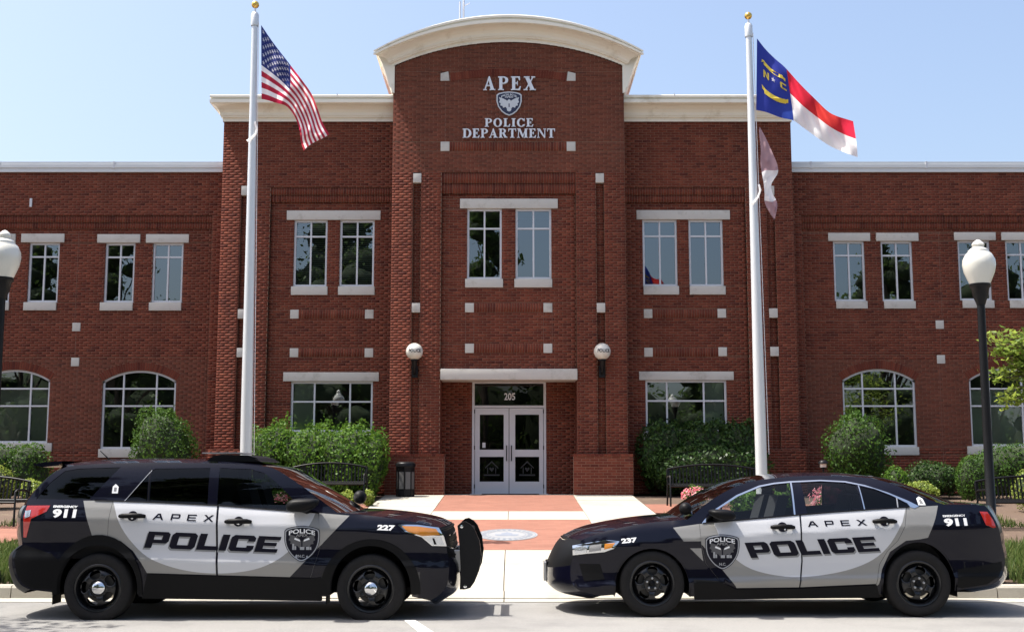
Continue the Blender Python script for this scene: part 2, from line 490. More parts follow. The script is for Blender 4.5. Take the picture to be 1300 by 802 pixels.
# arched soldier band above the sign
xa0, xa1 = sign_sq[0][1], sign_sq[1][0]
zb0, zb1 = sign_sq[0][2]+0.02, sign_sq[0][3]-0.06
hw = (xa1-xa0)/2; rise = 0.14; Rb = (hw*hw+rise*rise)/(2*rise); thb = math.asin(hw/Rb)
zcb = zb1+rise-Rb; mb = MB()
nb = round((xa1-xa0)/0.0677)
for i in range(nb):
    t0 = -thb+2*thb*i/nb+0.005/Rb; t1 = -thb+2*thb*(i+1)/nb-0.005/Rb
    P = lambda t, rr: (XC+rr*math.sin(t), zcb+rr*math.cos(t))
    mb.prism([P(t0, Rb-0.2), P(t1, Rb-0.2), P(t1, Rb), P(t0, Rb)], YT-0.010, YT+0.09)
tag(mb.build('arch_bricks', M['brick'], bld), kind='stuff')
field(TL, TR, z219, za, YT, sign_sq+[lowband], lim=arclim)
soldiers(lowband[0], lowband[1], lowband[2], lowband[3], YT-0.006)
slot_sq = [sq(528.8, 226), sq(528.6, 390.5), sq(762.0, 226), sq(763, 390.5)]
for r, s0, s1 in zip(slot_sq, (SL0, SL0, SR0, SR0), (SL1, SL1, SR1, SR1)):
    block((s0-0.004, s1+0.004, r[2], r[3]), YT)
for a, b in ((TL, SL0), (SL1, PL), (PR, SR0), (SR1, TR)): field(a, b, zbase, z219, YT)
for a, b in ((SL0, SL1), (SR0, SR1)): field(a, b, zbase, z219, YT+0.11)
soldiers(PL, PR, z232, z219, YT+0.025); soldiers(PL, PR, z245, z232, YT+0.055)
YP = YT+0.11
ex = win4((593, 265, 637, 354), YP, (584, 252.5, 708, 264.5), (590.5, 354, 638.5, 365))
ex2 = win4((654.5, 265, 700, 354), YP, None, (653, 354, 701, 365))
psq = [sq(596, 390.5, YP), sq(695.5, 390.5, YP), sq(596, 442, YP), sq(695.5, 442, YP)]
for r in psq: block(r, YP)
bands = [(psq[i][1], psq[i+1][0], psq[i][2], psq[i][3]) for i in (0, 2)]
for b in bands: soldiers(b[0], b[1], b[2], b[3], YP-0.008)
field(PL, PR, zlt-0.02, z245, YP, ex+ex2+psq+bands)
# entrance recess
fr = rect(599, 484, 693.5, 625, YD)
field(PL-0.1, PR+0.1, ZG, zlb+0.12, YD, [(fr[0], fr[1], ZG-1, fr[3])])
for a, b in ((PL-0.10, PL-0.004), (PR+0.004, PR+0.10)):          # recess side walls, brick by brick
    s = MB(); k = 0; z = ZG
    while z < zlb:
        y = YT+0.10 - (k % 2)*0.1
        while y < YD:
            y0, y1 = max(y, YT+0.098), min(y+BL, YD)
            if y1-y0 > 0.03: s.box(a+0.002*(k % 2), b-0.002*(k % 2), y0+0.004, y1-0.004, z+0.005, z+CH-0.005)
            y += BL
        z += CH; k += 1
    tag(s.build('brick_field', M['brick'], bld), kind='stuff')
MB().box(PL-0.12, PL-0.012, YT+0.1, YD, ZG, zlb).build('recess_mortar', M['mortar'], bld); MB().box(PR+0.012, PR+0.12, YT+0.1, YD, ZG, zlb).build('recess_mortar', M['mortar'], bld)
MB().box(PL, PR, YT+0.41, YD+0.1, zlb+0.02, zlb+0.1).build('soffit', M['stone'], bld)
l = rect(559.2, 468, 733, 482, YT)
MB().bbox(l[0], l[1], YT-0.05, YT+0.42, l[2], l[3], 0.02).build('lintel', M['stone'], bld, 40)
# pilaster bases: every brick its own piece
for r in (rect(488.3, 573, 563.9, 628, YB), rect(728.2, 573, 804.2, 628, YB)):
    field(r[0], r[1], ZG, zbase-CH, YB, solo=True)
    n = round((r[1]-r[0])/0.105); w = (r[1]-r[0])/n
    for i in range(n): SOLO.append((r[0]+i*w+0.005, r[0]+(i+1)*w-0.005, YB-0.012, YT+0.03, zbase-CH+0.004, zbase))
    MB().box(r[0]+0.008, r[1]-0.008, YB+0.0025, YT+0.12, ZG, zbase-0.012).build('base_mortar', M['mortar'], bld)
# --- mid blocks ----------------------------------------------------
ML, MR = X(284.4, 155, YM), X(1003.5, 155, YM)
zc = Zt(154.5, YM); z238, z247, z256 = Zt(238, YM), Zt(247, YM), Zt(256, YM)
YMP = YM+0.11; zmb = Zt(570, YM-0.15)
for side in (0, 1):
    if side == 0:
        x0, x1, s0, s1, p = ML, TL+0.02, X(304, 330, YM), X(314.6, 330, YM), X(341.5, 330, YM)
        sqs = [(309.6, 242), (308.6, 398.3), (307.8, 447.3)]
        wins = [((372.8, 279.5, 415.2, 363.5), (364.3, 267.5, 483.2, 278.5), (369.5, 363.5, 415.8, 374.5)),
                ((431.2, 279.5, 475, 363.5), None, (429.3, 363.5, 475.6, 374.5))]
        dots = [(373.8, 398.7), (468.8, 398.7), (373.3, 447.6), (468.3, 447.6)]
        low = ((368.8, 484, 473, 548), (359.7, 472.4, 481, 483.7), [0.285, 0.72], 509.6)
    else:
        x0, x1, s0, s1, p = TR-0.02, MR, X(974.8, 330, YM), X(985.2, 330, YM), X(948, 330, YM)
        sqs = [(980, 242), (980.3, 397.3), (981.6, 446)]
        wins = [((816, 279, 859.8, 363), (808, 267, 926.5, 277.5), (817, 363, 862, 374)),
                ((874.7, 279, 918.2, 363), None, (875.6, 363, 921, 374))]
        dots = [(822.8, 398), (916.3, 397.6), (823.3, 447), (917.4, 446.3)]
        low = ((819.8, 482.5, 923, 548), (811.3, 471.5, 931.3, 481.8), [0.265, 0.72], 508.5)
    field(x0, x1, z238, zc+0.05, YM)
    ssq = [sq(a, b, YM) for a, b in sqs]
    for r in ssq: block((s0-0.003, s1+0.003, r[2], r[3]), YM)
    if side == 0: strips, pan = [(x0, s0), (s1, p)], (p, x1)
    else: strips, pan = [(p, s0), (s1, x1)], (x0, p)
    for a, b in strips: field(a, b, zmb, z238, YM)
    field(s0, s1, zmb, z238, YM+0.10)
    soldiers(pan[0], pan[1], z247, z238, YM+0.025); soldiers(pan[0], pan[1], z256, z247, YM+0.055)
    ex = []
    for wpx, lpx, spx in wins: ex += win4(wpx, YMP, lpx, spx, 0.755, blind=(side == 0))
    dsq = [sq(a, b, YMP, 10.8) for a, b in dots]
    for r in dsq: block(r, YMP)
    bnd = [(dsq[i][1], dsq[i+1][0], dsq[i][2], dsq[i][3]) for i in (0, 2)]
    for b in bnd: soldiers(b[0], b[1], b[2], b[3], YMP-0.008)
    r = rect(*low[0], YMP)
    window(r, YMP, low[2], [(Zt(low[3], YMP)-r[2])/(r[3]-r[2])], None, [(0, 0), (0, 1)] if side == 0 else [(2, 0), (2, 1)])
    l = rect(*low[1], YMP); l = (l[0], l[1], r[3]+0.003, l[3])
    MB().bbox(l[0], l[1], YMP-0.03, YMP+0.14, l[2], l[3], 0.01).build('lintel', M['stone'], bld, 40)
    sl = (r[0]-0.08, r[1]+0.08, r[2]-0.2, r[2]-0.002)
    MB().bbox(sl[0], sl[1], YMP-0.04, YMP+0.14, sl[2], sl[3], 0.01).build('sill', M['stone'], bld, 40)
    field(pan[0], pan[1], ZG, z256, YMP, ex+dsq+bnd+[r, l, sl])
    b0, b1 = (x0-0.12, p+0.1) if side == 0 else (p-0.1, x1+0.12)
    field(b0, b1, ZG, zmb, YM-0.13)
    MB().box(b0+0.01, b1-0.01, YM-0.125, YM+0.05, ZG, zmb+0.004).build('base_cap', M['core'], bld)
# --- wings ---------------------------------------------------------
zcop = Zt(219, YW); z273, z282, z290 = Zt(273.5, YW), Zt(282, YW), Zt(290, YW)
YWP = YW+0.08
WL, WR = X(-190, 400, YW), X(1490, 400, YW)
arows, acols = [515, 493], [0.28, 0.73]
for side in (0, 1):
    if side == 0:
        x0, x1, p0, p1 = WL, ML+0.02, WL, X(265.5, 400, YW)
        wl = [((-25.5, 308, 13, 383.5), (-34, 297, 20, 307.5), (-29, 383.5, 11.5, 394)),
              ((35.6, 308, 74.3, 383.5), (27.3, 296.8, 82, 307.3), (30, 383.5, 71.5, 394)),
              ((132.6, 308.5, 170.4, 383.8), (123.8, 297.5, 178.2, 307.6), (127, 383.8, 168.5, 394.3)),
              ((193, 308.5, 231.8, 383.8), (185.6, 297.5, 240, 307.6), (189.3, 383.8, 230.2, 394.3))]
        aw = [((-30.5, 469, 62, 562), 482.5, (-34, 562, 66, 573), [(i, j) for i in range(3) for j in (0, 1)]),
              ((128.8, 470, 222.3, 569.5), 483.5, (125, 569.5, 226, 580.5), ())]
        dots = [(97, 415), (95.4, 459.3)]
    else:
        x0, x1, p0, p1 = MR-0.02, WR, X(1021, 400, YW), WR
        wl = [((1058.7, 306.3, 1098.5, 382), (1051.2, 295.8, 1104.4, 305.3), (1061.5, 382, 1101.2, 391.8)),
              ((1119.3, 306.3, 1159.3, 382), (1112, 295.8, 1165.7, 305.3), (1122.3, 382, 1162.2, 391.8)),
              ((1217.2, 305.3, 1258.2, 381), (1211, 295, 1263.6, 304.6), (1222, 381, 1262, 391)),
              ((1278, 305.3, 1318, 381), (1271, 295, 1324.5, 304.6), (1282, 381, 1322, 391))]
        aw = [((1070.6, 468, 1163.2, 567), 482.5, (1067, 567, 1166.5, 577.5), ()),
              ((1231.8, 467, 1324.5, 566), 481.5, (1228, 566, 1328, 576.5), [(i, j) for i in range(3) for j in (0, 1)])]
        dots = [(1193, 412), (1194.6, 456)]
    field(x0, x1, z273, zcop, YW)
    soldiers(p0, p1, z282, z273, YW+0.03); soldiers(p0, p1, z290, z282, YW+0.055)
    if side == 0: field(p1, x1, ZG, z273, YW)
    else: field(x0, p0, ZG, z273, YW)
    ex, fns = [], []
    for wpx, lpx, spx in wl: ex += win4(wpx, YWP, lpx, spx, 0.765)
    for wpx, sp, spx, sh in aw:
        e, f = archwin(wpx, sp, YWP, acols, arows, spx, sh); ex += e; fns.append(f)
    dsq = [sq(a, b, YWP, 10.2) for a, b in dots]
    for r in dsq: block(r, YWP)
    # two more accent blocks further along, by the next bay
    field(p0, p1, ZG, z290, YWP, ex+dsq, fns)
    # coping: lip, face and top
    c = MB()
    cx0, cx1 = (x0, ML) if side == 0 else (MR, x1)
    c.box(cx0, cx1, YW-0.05, YW+0.4, zcop, zcop+0.11).box(cx0, cx1, YW-0.075, YW+0.42, zcop+0.11, zcop+0.20).box(cx0, cx1, YW-0.055, YW+0.42, zcop+0.2, zcop+0.275)
    cp = c.build('coping', M['coping'], bld)
    xx = cx0+0.6
    while xx < cx1:
        MB().box(xx, xx+0.05, YW-0.079, YW+0.425, zcop+0.09, zcop+0.279).build('coping_joint', M['alu'], cp); xx += 3.05

# --- all bricks into meshes ---------------------------------------
def boxes_np(rows):
    A = np.array(rows); n = len(A)
    j = np.random.uniform(-0.0015, 0.0010, n)
    x0, x1, y0, y1, z0, z1 = A[:, 0], A[:, 1], A[:, 2]+j, A[:, 3], A[:, 4], A[:, 5]
    V = np.stack([np.stack(p, 1) for p in ((x0,y0,z0),(x1,y0,z0),(x1,y0,z1),(x0,y0,z1),(x0,y1,z0),(x1,y1,z0),(x1,y1,z1),(x0,y1,z1))], 1).reshape(-1, 3)
    q = np.array([(0,1,2,3),(4,0,3,7),(1,5,6,2),(3,2,6,7),(4,5,1,0)])
    return V, (q[None]+8*np.arange(n)[:, None, None]).reshape(-1, 4)
V, Q = boxes_np(BR)
tag(mesh_np('brick_field', V, Q, M['brick'], bld), kind='stuff')
A = np.array(MORT); n = len(A)
V = np.stack([np.stack(p, 1) for p in ((A[:,0],A[:,2],A[:,3]),(A[:,1],A[:,2],A[:,3]),(A[:,1],A[:,2],A[:,4]),(A[:,0],A[:,2],A[:,4]))], 1).reshape(-1, 3)
mesh_np('mortar', V, np.arange(4*n).reshape(-1, 4), M['mortar'], bld)
cache = {}
SOLO.sort(key=lambda b: b[2])
for b in SOLO[:300]:
    key = (round(b[1]-b[0], 3), round(b[3]-b[2], 3), round(b[5]-b[4], 3))
    if key not in cache:
        cache[key] = MB().bbox(-key[0]/2, key[0]/2, 0, key[1], 0, key[2], 0.002).build('brick', M['brick1'], bld).data
        o = COL.objects['brick' if len(cache) == 1 else list(COL.objects)[-1].name]
    else:
        o = link(bpy.data.objects.new('brick', cache[key]), bld)
    o.location = ((b[0]+b[1])/2, b[2]+random.uniform(-.002, .002), b[4])
if len(SOLO) > 300:
    V, Q = boxes_np(SOLO[300:]); tag(mesh_np('brick_field', V, Q, M['brick'], bld), kind='stuff')
for o in bld.children: 
    o.matrix_parent_inverse = Matrix.Translation((0, -YT, -ZG))

# --- body of the building behind the facade ------------------------
YBK = 44.0
zr = Zt(170, YM); ztp = ze
def mass(name, x0, x1, y0, y1, z0, z1, mat):
    o = MB().box(x0, x1, y0, y1, z0, z1).build(name, M[mat], bld)
    o.matrix_parent_inverse = Matrix.Translation((0, -YT, -ZG)); return o
mass('roof_slab', WL, WR, YW+0.43, YBK, zcop-0.6, zcop-0.3, 'coping')
mass('parapet_core', WL, ML-0.001, YW+0.11, YW+0.4, zcop-0.3, zcop, 'core'); mass('parapet_core', MR+0.001, WR, YW+0.11, YW+0.4, zcop-0.3, zcop, 'core')
mass('mid_core', ML+0.005, TL, YM+0.11, YM+6, zcop-0.29, zc, 'core'); mass('mid_core', TR, MR-0.005, YM+0.11, YM+6, zcop-0.29, zc, 'core')
mass('tower_core', TL+0.005, TR-0.005, YT+0.22, YT+7, zc-0.6, ze-0.02, 'core')
mass('side_wall', ML+0.002, ML+0.2, YM+0.1, YW+0.6, ZG, zc-0.3, 'core'); mass('side_wall', MR-0.2, MR-0.002, YM+0.1, YW+0.6, ZG, zc-0.3, 'core')
mass('side_wall', TL+0.003, TL+0.2, YT+0.1, YM+0.5, ZG, zc, 'core'); mass('side_wall', TR-0.2, TR-0.003, YT+0.1, YM+0.5, ZG, zc, 'core')
mass('rear_wall', WL, WR, YBK, YBK+0.3, ZG-0.5, zcop, 'core')
mass('end_wall', WL-0.3, WL, YW, YBK, ZG-0.5, zcop, 'core'); mass('end_wall', WR, WR+0.3, YW, YBK, ZG-0.5, zcop, 'core')
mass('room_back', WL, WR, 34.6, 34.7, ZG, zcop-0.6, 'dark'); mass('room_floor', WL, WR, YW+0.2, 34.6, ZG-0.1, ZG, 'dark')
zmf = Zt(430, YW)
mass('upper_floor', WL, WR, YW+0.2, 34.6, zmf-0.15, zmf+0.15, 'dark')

# --- cornices ------------------------------------------------------
PROF = [(0.0, .04), (.15, .045), (.16, .10), (.22, .105), (.23, .13), (.34, .14), (.45, .18), (.57, .26), (.66, .36), (.67, .40), (.71, .405), (.715, .47), (.83, .475), (.835, .43), (.90, .425), (.905, .47), (.985, .472), (1.0, .44)]
def strip(mb, rows):
    n = len(rows[0]); base = len(mb.v)
    mb.v += [tuple(p) for r in rows for p in r]
    for i in range(len(rows)-1):
        for k in range(n-1):
            mb.f.append((base+i*n+k, base+i*n+k+1, base+(i+1)*n+k+1, base+(i+1)*n+k)); mb.m.append(0)
for side in (0, 1):
    rows = []
    for q, o in PROF+[(1.0, -0.6)]:
        z = Zt(154.5-34.0*q, YM-max(o, 0)) if q < 1 or o > 0 else Zt(120.5, YM-.4)+0.02
        if side == 0: rows.append([(ML-o*.58, YM+5, z), (ML-o*.58, YM-o, z), (TL+0.1, YM-o, z)])
        else: rows.append([(TR-0.1, YM-o, z), (MR+o*.58, YM-o, z), (MR+o*.58, YM+5, z)])
    mb = MB(); strip(mb, rows); c = mb.build('cornice', M['cornice'], bld); c.matrix_parent_inverse = Matrix.Translation((0, -YT, -ZG))
    # sheet-metal joints in the cap
    xs = [ML+0.9, ML+3.0] if side == 0 else [MR-3.1, MR-0.9]
    for x in xs:
        j = MB().box(x, x+0.03, YM-0.479, YM-0.3, rows[-3][0][2], rows[-2][0][2]+0.015).build('cornice_joint', M['alu'], c)
rows = []; n = 48
for q, o in PROF+[(1.0, -5.0)]:
    oo = max(o, 0) if q < 1 or o > 0 else .40
    Yk = YT-oo
    zA, zE = Zt(53.5-34.8*q, Yk), Zt(84.5-20.5*q, Yk)
    hwk = HW+oo; hh = zA-zE; R = (hwk*hwk+hh*hh)/(2*hh)
    row = []
    for i in range(n+1):
        x = -hwk+2*hwk*i/n
        row.append((XC+x, YT-o, zA-R+math.sqrt(R*R-x*x)))
    rows.append(row)
mb = MB(); strip(mb, rows)
cc = mb.build('arched_cornice', M['cornice'], bld, 14); cc.matrix_parent_inverse = Matrix.Translation((0, -YT, -ZG))
for sgn in (-1, 1):                                   # cornice returns along the tower's flanks
    e = TL if sgn < 0 else TR
    pts = [(0.03, 118.5), (-.04, 118), (-.055, 112), (-.10, 110), (-.14, 103), (-.20, 93), (-.30, 80), (-.40, 71), (-.45, 68.5), (-.472, 68), (-.472, 64.8), (.03, 66)]
    poly = [(e+sgn*-o, Zt(p, YT)) for o, p in pts]
    c = MB().prism(poly, YT-0.03, YT+5).build('cornice_return', M['cornice'], bld, 35); c.matrix_parent_inverse = Matrix.Translation((0, -YT, -ZG))
# radio mast on the roof
ant = empty('roof_antenna', (0, 38, Zt(60, 38)), 'thin metal radio antenna mast rising behind the arched roof', 'antenna')
ax, az = at(588.5, 25, 38); ax2, az2 = at(588.5, -14, 38)
ant.location = (ax, 38, az-2.5)
MB().tube([(0, 0, 0), (0, 0, az2-az+2.5)], 0.035, 6).build('mast', M['pole'], ant)
MB().tube([(-.12, 0, 2.0), (-.12, 0, 3.1)], 0.03, 6).tube([(.0, 0, 2.95), (.2, 0, 3.05)], 0.012, 6).tube([(-.13, 0, 2.4), (0, 0, 2.4)], 0.012, 6).build('whip', M['pole'], ant)

# --- entrance doors ------------------------------------------------
YF = YD-0.01
def part(mb, name, mat, parent=None, smooth=None):
    o = mb.build(name, M[mat], parent or bld, smooth)
    if parent is None: o.matrix_parent_inverse = Matrix.Translation((0, -YT, -ZG))
    return o
dr = lambda a, b, c, d: rect(a, b, c, d, YF)
o = dr(599.3, 484, 693.3, 625.5); t = dr(602.5, 486.5, 690, 514.5); hd = Zt(517.5, YF)
mb = MB()
mb.box(o[0], t[0], YF, YF+0.14, ZG, o[3]).box(t[1], o[1], YF, YF+0.14, ZG, o[3])
mb.box(t[0], t[1], YF, YF+0.14, t[3], o[3]).box(t[0], t[1], YF, YF+0.14, hd, t[2])
df = part(mb, 'door_frame', 'alu')
MB().box(t[0]-.01, t[1]+.01, YF+0.06, YF+0.07, t[2]-.01, t[3]+.01).build('pane', M['dglass'], df)
xm = (t[0]+t[1])/2
for s in (0, 1):
    x0, x1 = (t[0]+.012, xm-.008) if s == 0 else (xm+.008, t[1]-.012)
    zb_, zt_ = ZG+0.012, hd-.01
    gx0, gx1 = (X(609, 560, YF), X(639.5, 560, YF)) if s == 0 else (X(654, 560, YF), X(684.5, 560, YF))
    u0, u1, l0, l1 = Zt(570.5, YF), Zt(526, YF), Zt(611, YF), Zt(579.5, YF)
    mb = MB(); y0, y1 = YF+.02, YF+.07
    mb.box(x0, gx0, y0, y1, zb_, zt_).box(gx1, x1, y0, y1, zb_, zt_)
    for a, b in ((zb_, l0), (l1, u0), (u1, zt_)): mb.box(gx0, gx1, y0, y1, a, b)
    d = part(mb, 'door', 'alu')
    for a, b in ((l0, l1), (u0, u1)):
        MB().box(gx0-.008, gx1+.008, YF+.042, YF+.05, a-.008, b+.008).build('pane', M['dglass'], d)
    hx = x1-.055 if s == 0 else x0+.055
    hz0, hz1 = Zt(584.5, YF), Zt(565.5, YF)
    MB().tube([(hx, y0+.01, hz0), (hx, y0-.07, hz0), (hx, y0-.07, hz1), (hx, y0+.01, hz1)], .013, 8).build('handle', M['blackmetal'], d, 40)
    for zz in (Zt(522, YF), Zt(568, YF), Zt(617, YF)):
        hxx = x0-.01 if s == 0 else x1+.01
        MB().tube([(hxx, y0-.012, zz-.05), (hxx, y0-.012, zz+.05)], .014, 8).build('hinge', M['blackmetal'], d)
    # etched emblem on the lower pane: a gabled house with a heart
    cxg, czg = (gx0+gx1)/2, (l0+l1)/2; k = .27
    E = MB(); yE = YF+.037
    P = lambda pts: [(cxg+a*k, czg+b*k) for a, b in pts]
    E.prism(P([(-.62, .05), (0, .62), (.62, .05), (.62, .17), (0, .78), (-.62, .17)]), yE, yE+.004)
    E.prism(P([(-.42, -.4), (-.34, -.4), (-.34, .2), (-.42, .13)]), yE, yE+.004).prism(P([(.34, -.4), (.42, -.4), (.42, .13), (.34, .2)]), yE, yE+.004)
    E.prism(P([(0, -.25), (.22, .02), (.2, .14), (.1, .17), (0, .08), (-.1, .17), (-.2, .14), (-.22, .02)]), yE, yE+.004)
    E.prism(P([(-.75, -.62), (.75, -.62), (.75, -.48), (-.75, -.48)]), yE, yE+.004)
    E.build('etched_emblem', pbr('etched_glass', (.028, .028, .03), .8) if 'etched' not in M else M['etched'], d)
nt_ = rect(612.3, 561.5, 616.3, 568, YF)
MB().box(nt_[0], nt_[1], YF+.036, YF+.038, nt_[2], nt_[3]).build('paper_notice', M['alu'], [c for c in bld.children if c.name.startswith('door') and not c.name.startswith('door_frame')][0])
th = MB().bbox(o[0]-.05, o[1]+.05, YF-.12, YF+.1, ZG-.02, ZG+.012, .004); part(th, 'threshold', 'alu')

# --- text helpers --------------------------------------------------
def text_tris(s, size=1.0, bold=0.0):
    cu = bpy.data.curves.new('t', 'FONT'); cu.body = s; cu.size = size; cu.offset = bold
    cu.resolution_u = 4
    ob = bpy.data.objects.new('t', cu); COL.objects.link(ob)
    dg = bpy.context.evaluated_depsgraph_get(); me = ob.evaluated_get(dg).to_mesh()
    v = [tuple(p.co[:2]) for p in me.vertices]; f = [tuple(p.vertices) for p in me.polygons]
    ob.evaluated_get(dg).to_mesh_clear()
    bpy.data.objects.remove(ob); bpy.data.curves.remove(cu)
    xs = [p[0] for p in v]; ys = [p[1] for p in v]
    x0, x1, y0, y1 = min(xs), max(xs), min(ys), max(ys)
    return [((x-x0)/(x1-x0), (y-y0)/(y1-y0)) for x, y in v], f
# house number on the transom
v, f = text_tris('205', bold=0.02)
r = dr(640, 498.5, 654, 507.5)
mb = MB(); mb.add([(r[0]+(r[1]-r[0])*a, YF+.050, r[2]+(r[3]-r[2])*b) for a, b in v], f)
mb.build('house_number', M['letter'], df)

# serif capitals for the wall sign, drawn as strokes (solid polygons)
def arcpoly(cx, cy, rx, ry, tx, ty, a0, a1, n=14):
    o_ = [(cx+rx*math.cos(t), cy+ry*math.sin(t)) for t in np.linspace(a0, a1, n)]
    i_ = [(cx+(rx-tx)*math.cos(t), cy+(ry-ty)*math.sin(t)) for t in np.linspace(a1, a0, n)]
    return o_+i_
def sf(x0, x1, z, up):                                 # bracketed serif
    t = .07
    return [(x0, z), (x1, z), (x1, z+t*up), (x0, z+t*up)]
PI = math.pi
S = .26
GS = {
 'I': (.46, [[(.1, 0), (.36, 0), (.36, 1), (.1, 1)], sf(0, .46, 0, 1), sf(0, .46, 1, -1)]),
 'P': (.84, [[(.1, 0), (.36, 0), (.36, 1), (.1, 1)], sf(0, .48, 0, 1), sf(0, .5, 1, -1), arcpoly(.44, .73, .40, .27, .24, .08, PI/2, -PI/2), [(.3, 1), (.45, 1), (.45, .92), (.3, .92)], [(.3, .46), (.45, .46), (.45, .54), (.3, .54)]]),
 'E': (.82, [[(.1, 0), (.36, 0), (.36, 1), (.1, 1)], sf(0, .5, 0, 1), sf(0, .5, 1, -1), [(.3, 0), (.76, 0), (.82, .28), (.74, .28), (.62, .08), (.3, .08)], [(.3, 1), (.74, 1), (.76, .74), (.68, .74), (.58, .92), (.3, .92)], [(.3, .47), (.5, .47), (.5, .55), (.3, .55)], [(.5, .36), (.57, .36), (.57, .66), (.5, .66)]]),
 'A': (1.0, [[(.08, 0), (.18, 0), (.56, .98), (.46, 1.02)], [(.62, 0), (.92, 0), (.54, 1.02), (.42, .92)], sf(0, .3, 0, 1), sf(.52, 1.0, 0, 1), [(.24, .3), (.7, .3), (.7, .38), (.24, .38)]]),
 'X': (1.0, [[(.1, 1), (.42, 1), (.92, 0), (.6, 0)], [(.1, 0), (.22, 0), (.86, 1), (.74, 1)], sf(0, .34, 0, 1), sf(.5, 1.0, 0, 1), sf(.02, .5, 1, -1), sf(.64, .96, 1, -1)]),
 'O': (1.0, [arcpoly(.5, .5, .5, .52, .26, .08, 0, 2*PI, 30)]),
 'C': (.92, [arcpoly(.5, .5, .5, .52, .26, .09, .55, 2*PI-.55, 26), [(.82, .66), (.9, .66), (.9, 1.0), (.82, .94)], [(.86, .3), (.92, .3), (.84, .12), (.78, .14)]]),
 'L': (.78, [[(.1, 0), (.36, 0), (.36, 1), (.1, 1)], sf(0, .48, 1, -1), sf(0, .4, 0, 1), [(.3, 0), (.72, 0), (.78, .32), (.7, .32), (.58, .08), (.3, .08)]]),
 'D': (1.0, [[(.1, 0), (.36, 0), (.36, 1), (.1, 1)], sf(0, .4, 0, 1), sf(0, .4, 1, -1), arcpoly(.45, .5, .55, .5, .27, .08, PI/2, -PI/2, 18), [(.3, 0), (.46, 0), (.46, .08), (.3, .08)], [(.3, 1), (.46, 1), (.46, .92), (.3, .92)]]),
 'R': (.98, [[(.1, 0), (.36, 0), (.36, 1), (.1, 1)], sf(0, .48, 0, 1), sf(0, .5, 1, -1), arcpoly(.44, .74, .38, .26, .23, .08, PI/2, -PI/2), [(.3, 1), (.45, 1), (.45, .92), (.3, .92)], [(.3, .48), (.45, .48), (.45, .56), (.3, .56)], [(.4, .5), (.62, .54), (.96, 0), (.68, 0)], sf(.7, 1.0, 0, 1)]),
 'T': (.9, [[(.32, 0), (.58, 0), (.58, 1), (.32, 1)], sf(.2, .7, 0, 1), [(0, 1), (.9, 1), (.9, .92), (0, .92)], [(0, .7), (.07, .7), (.12, .95), (0, .95)], [(.83, .7), (.9, .7), (.9, .95), (.78, .95)]]),
 'M': (1.22, [[(.1, 0), (.19, 0), (.19, 1), (.1, 1)], [(.1, 1), (.36, 1), (.7, .24), (.58, .04)], [(.58, .04), (.66, .04), (1.02, 1), (.92, 1)], [(.86, 0), (1.12, 0), (1.12, 1), (.86, 1)], sf(0, .3, 0, 1), sf(.74, 1.22, 0, 1), sf(0, .3, 1, -1), sf(.9, 1.22, 1, -1)]),
 'N': (1.04, [[(.1, 0), (.19, 0), (.19, 1), (.1, 1)], [(.06, 1), (.34, 1), (.94, .0), (.84, -.03)], [(.84, 0), (.94, 0), (.94, 1), (.84, 1)], sf(0, .3, 0, 1), sf(.72, 1.04, 1, -1), sf(0, .3, 1, -1)]),
}
sg = empty('wall_sign', (XC, YT, Zt(147, YT)), 'raised silver serif lettering APEX POLICE DEPARTMENT with navy shield high on the tower', 'sign')
def serif_line(txt, x0px, x1px, ytop, ybot, gap):
    Y0 = YT-0.065
    x0, x1, z0, z1 = rect(x0px, ytop, x1px, ybot, YT)
    tot = sum(GS[c][0] for c in txt)+gap*(len(txt)-1); k = (x1-x0)/tot; H = z1-z0; x = x0
    for c in txt:
        w, polys = GS[c]; mb = MB()
        for i, p in enumerate(polys):
            mb.prism([(x+a*k, z0+b*H) for a, b in p], Y0-.0012*i, YT-0.012+.001*i)
        o = mb.build('letter', M['letter'], sg); o.matrix_parent_inverse = Matrix.Translation(-sg.location)
        x += (w+gap)*k
serif_line('APEX', 613.5, 680, 98.3, 115.5, .22)
serif_line('POLICE', 615.5, 677, 151.3, 161.8, .16)
serif_line('DEPARTMENT', 587.5, 704.5, 164.3, 175.8, .12)
SHIELD = [(-.5, .36), (-.42, .43), (-.22, .48), (0, .5), (.22, .48), (.42, .43), (.5, .36), (.5, .1), (.44, -.12), (.30, -.32), (.15, -.44), (0, -.5), (-.15, -.44), (-.30, -.32), (-.44, -.12), (-.5, .1)]
WING = [(0.02, .02), (.10, .13), (.22, .20), (.40, .26), (.36, .14), (.40, .06), (.33, .0), (.35, -.08), (.26, -.10), (.24, -.18), (.14, -.14), (.08, -.22), (.02, -.24)]
sx0, sx1, sz0, sz1 = rect(630.3, 117, 662.3, 147.6, YT)
def shp(poly, k=1.0): return [((sx0+sx1)/2+a*(sx1-sx0)*k, (sz0+sz1)/2+b*(sz1-sz0)*k) for a, b in poly]
for nm, k, m_, d in (('shield_rim', 1.0, 'silver', .04), ('shield_field', .90, 'navy', .044)):
    o = MB().prism(shp(SHIELD, k), YT-d, YT-.012+k*.004).build(nm, M[m_], sg); o.matrix_parent_inverse = Matrix.Translation(-sg.location)
e = MB()
e.prism(shp(WING), YT-.049, YT-.04).prism(shp([(-a, b) for a, b in WING]), YT-.0485, YT-.04)
e.prism(shp([(-.05, .0), (.05, .0), (.07, .12), (.0, .18), (-.07, .12)]), YT-.0495, YT-.04)
e.prism(shp([(.09*math.cos(t), -.24+.09*math.sin(t)) for t in np.linspace(0, 2*PI, 14)[:-1]]), YT-.050, YT-.04)
o = e.build('eagle', M['silver'], sg); o.matrix_parent_inverse = Matrix.Translation(-sg.location)
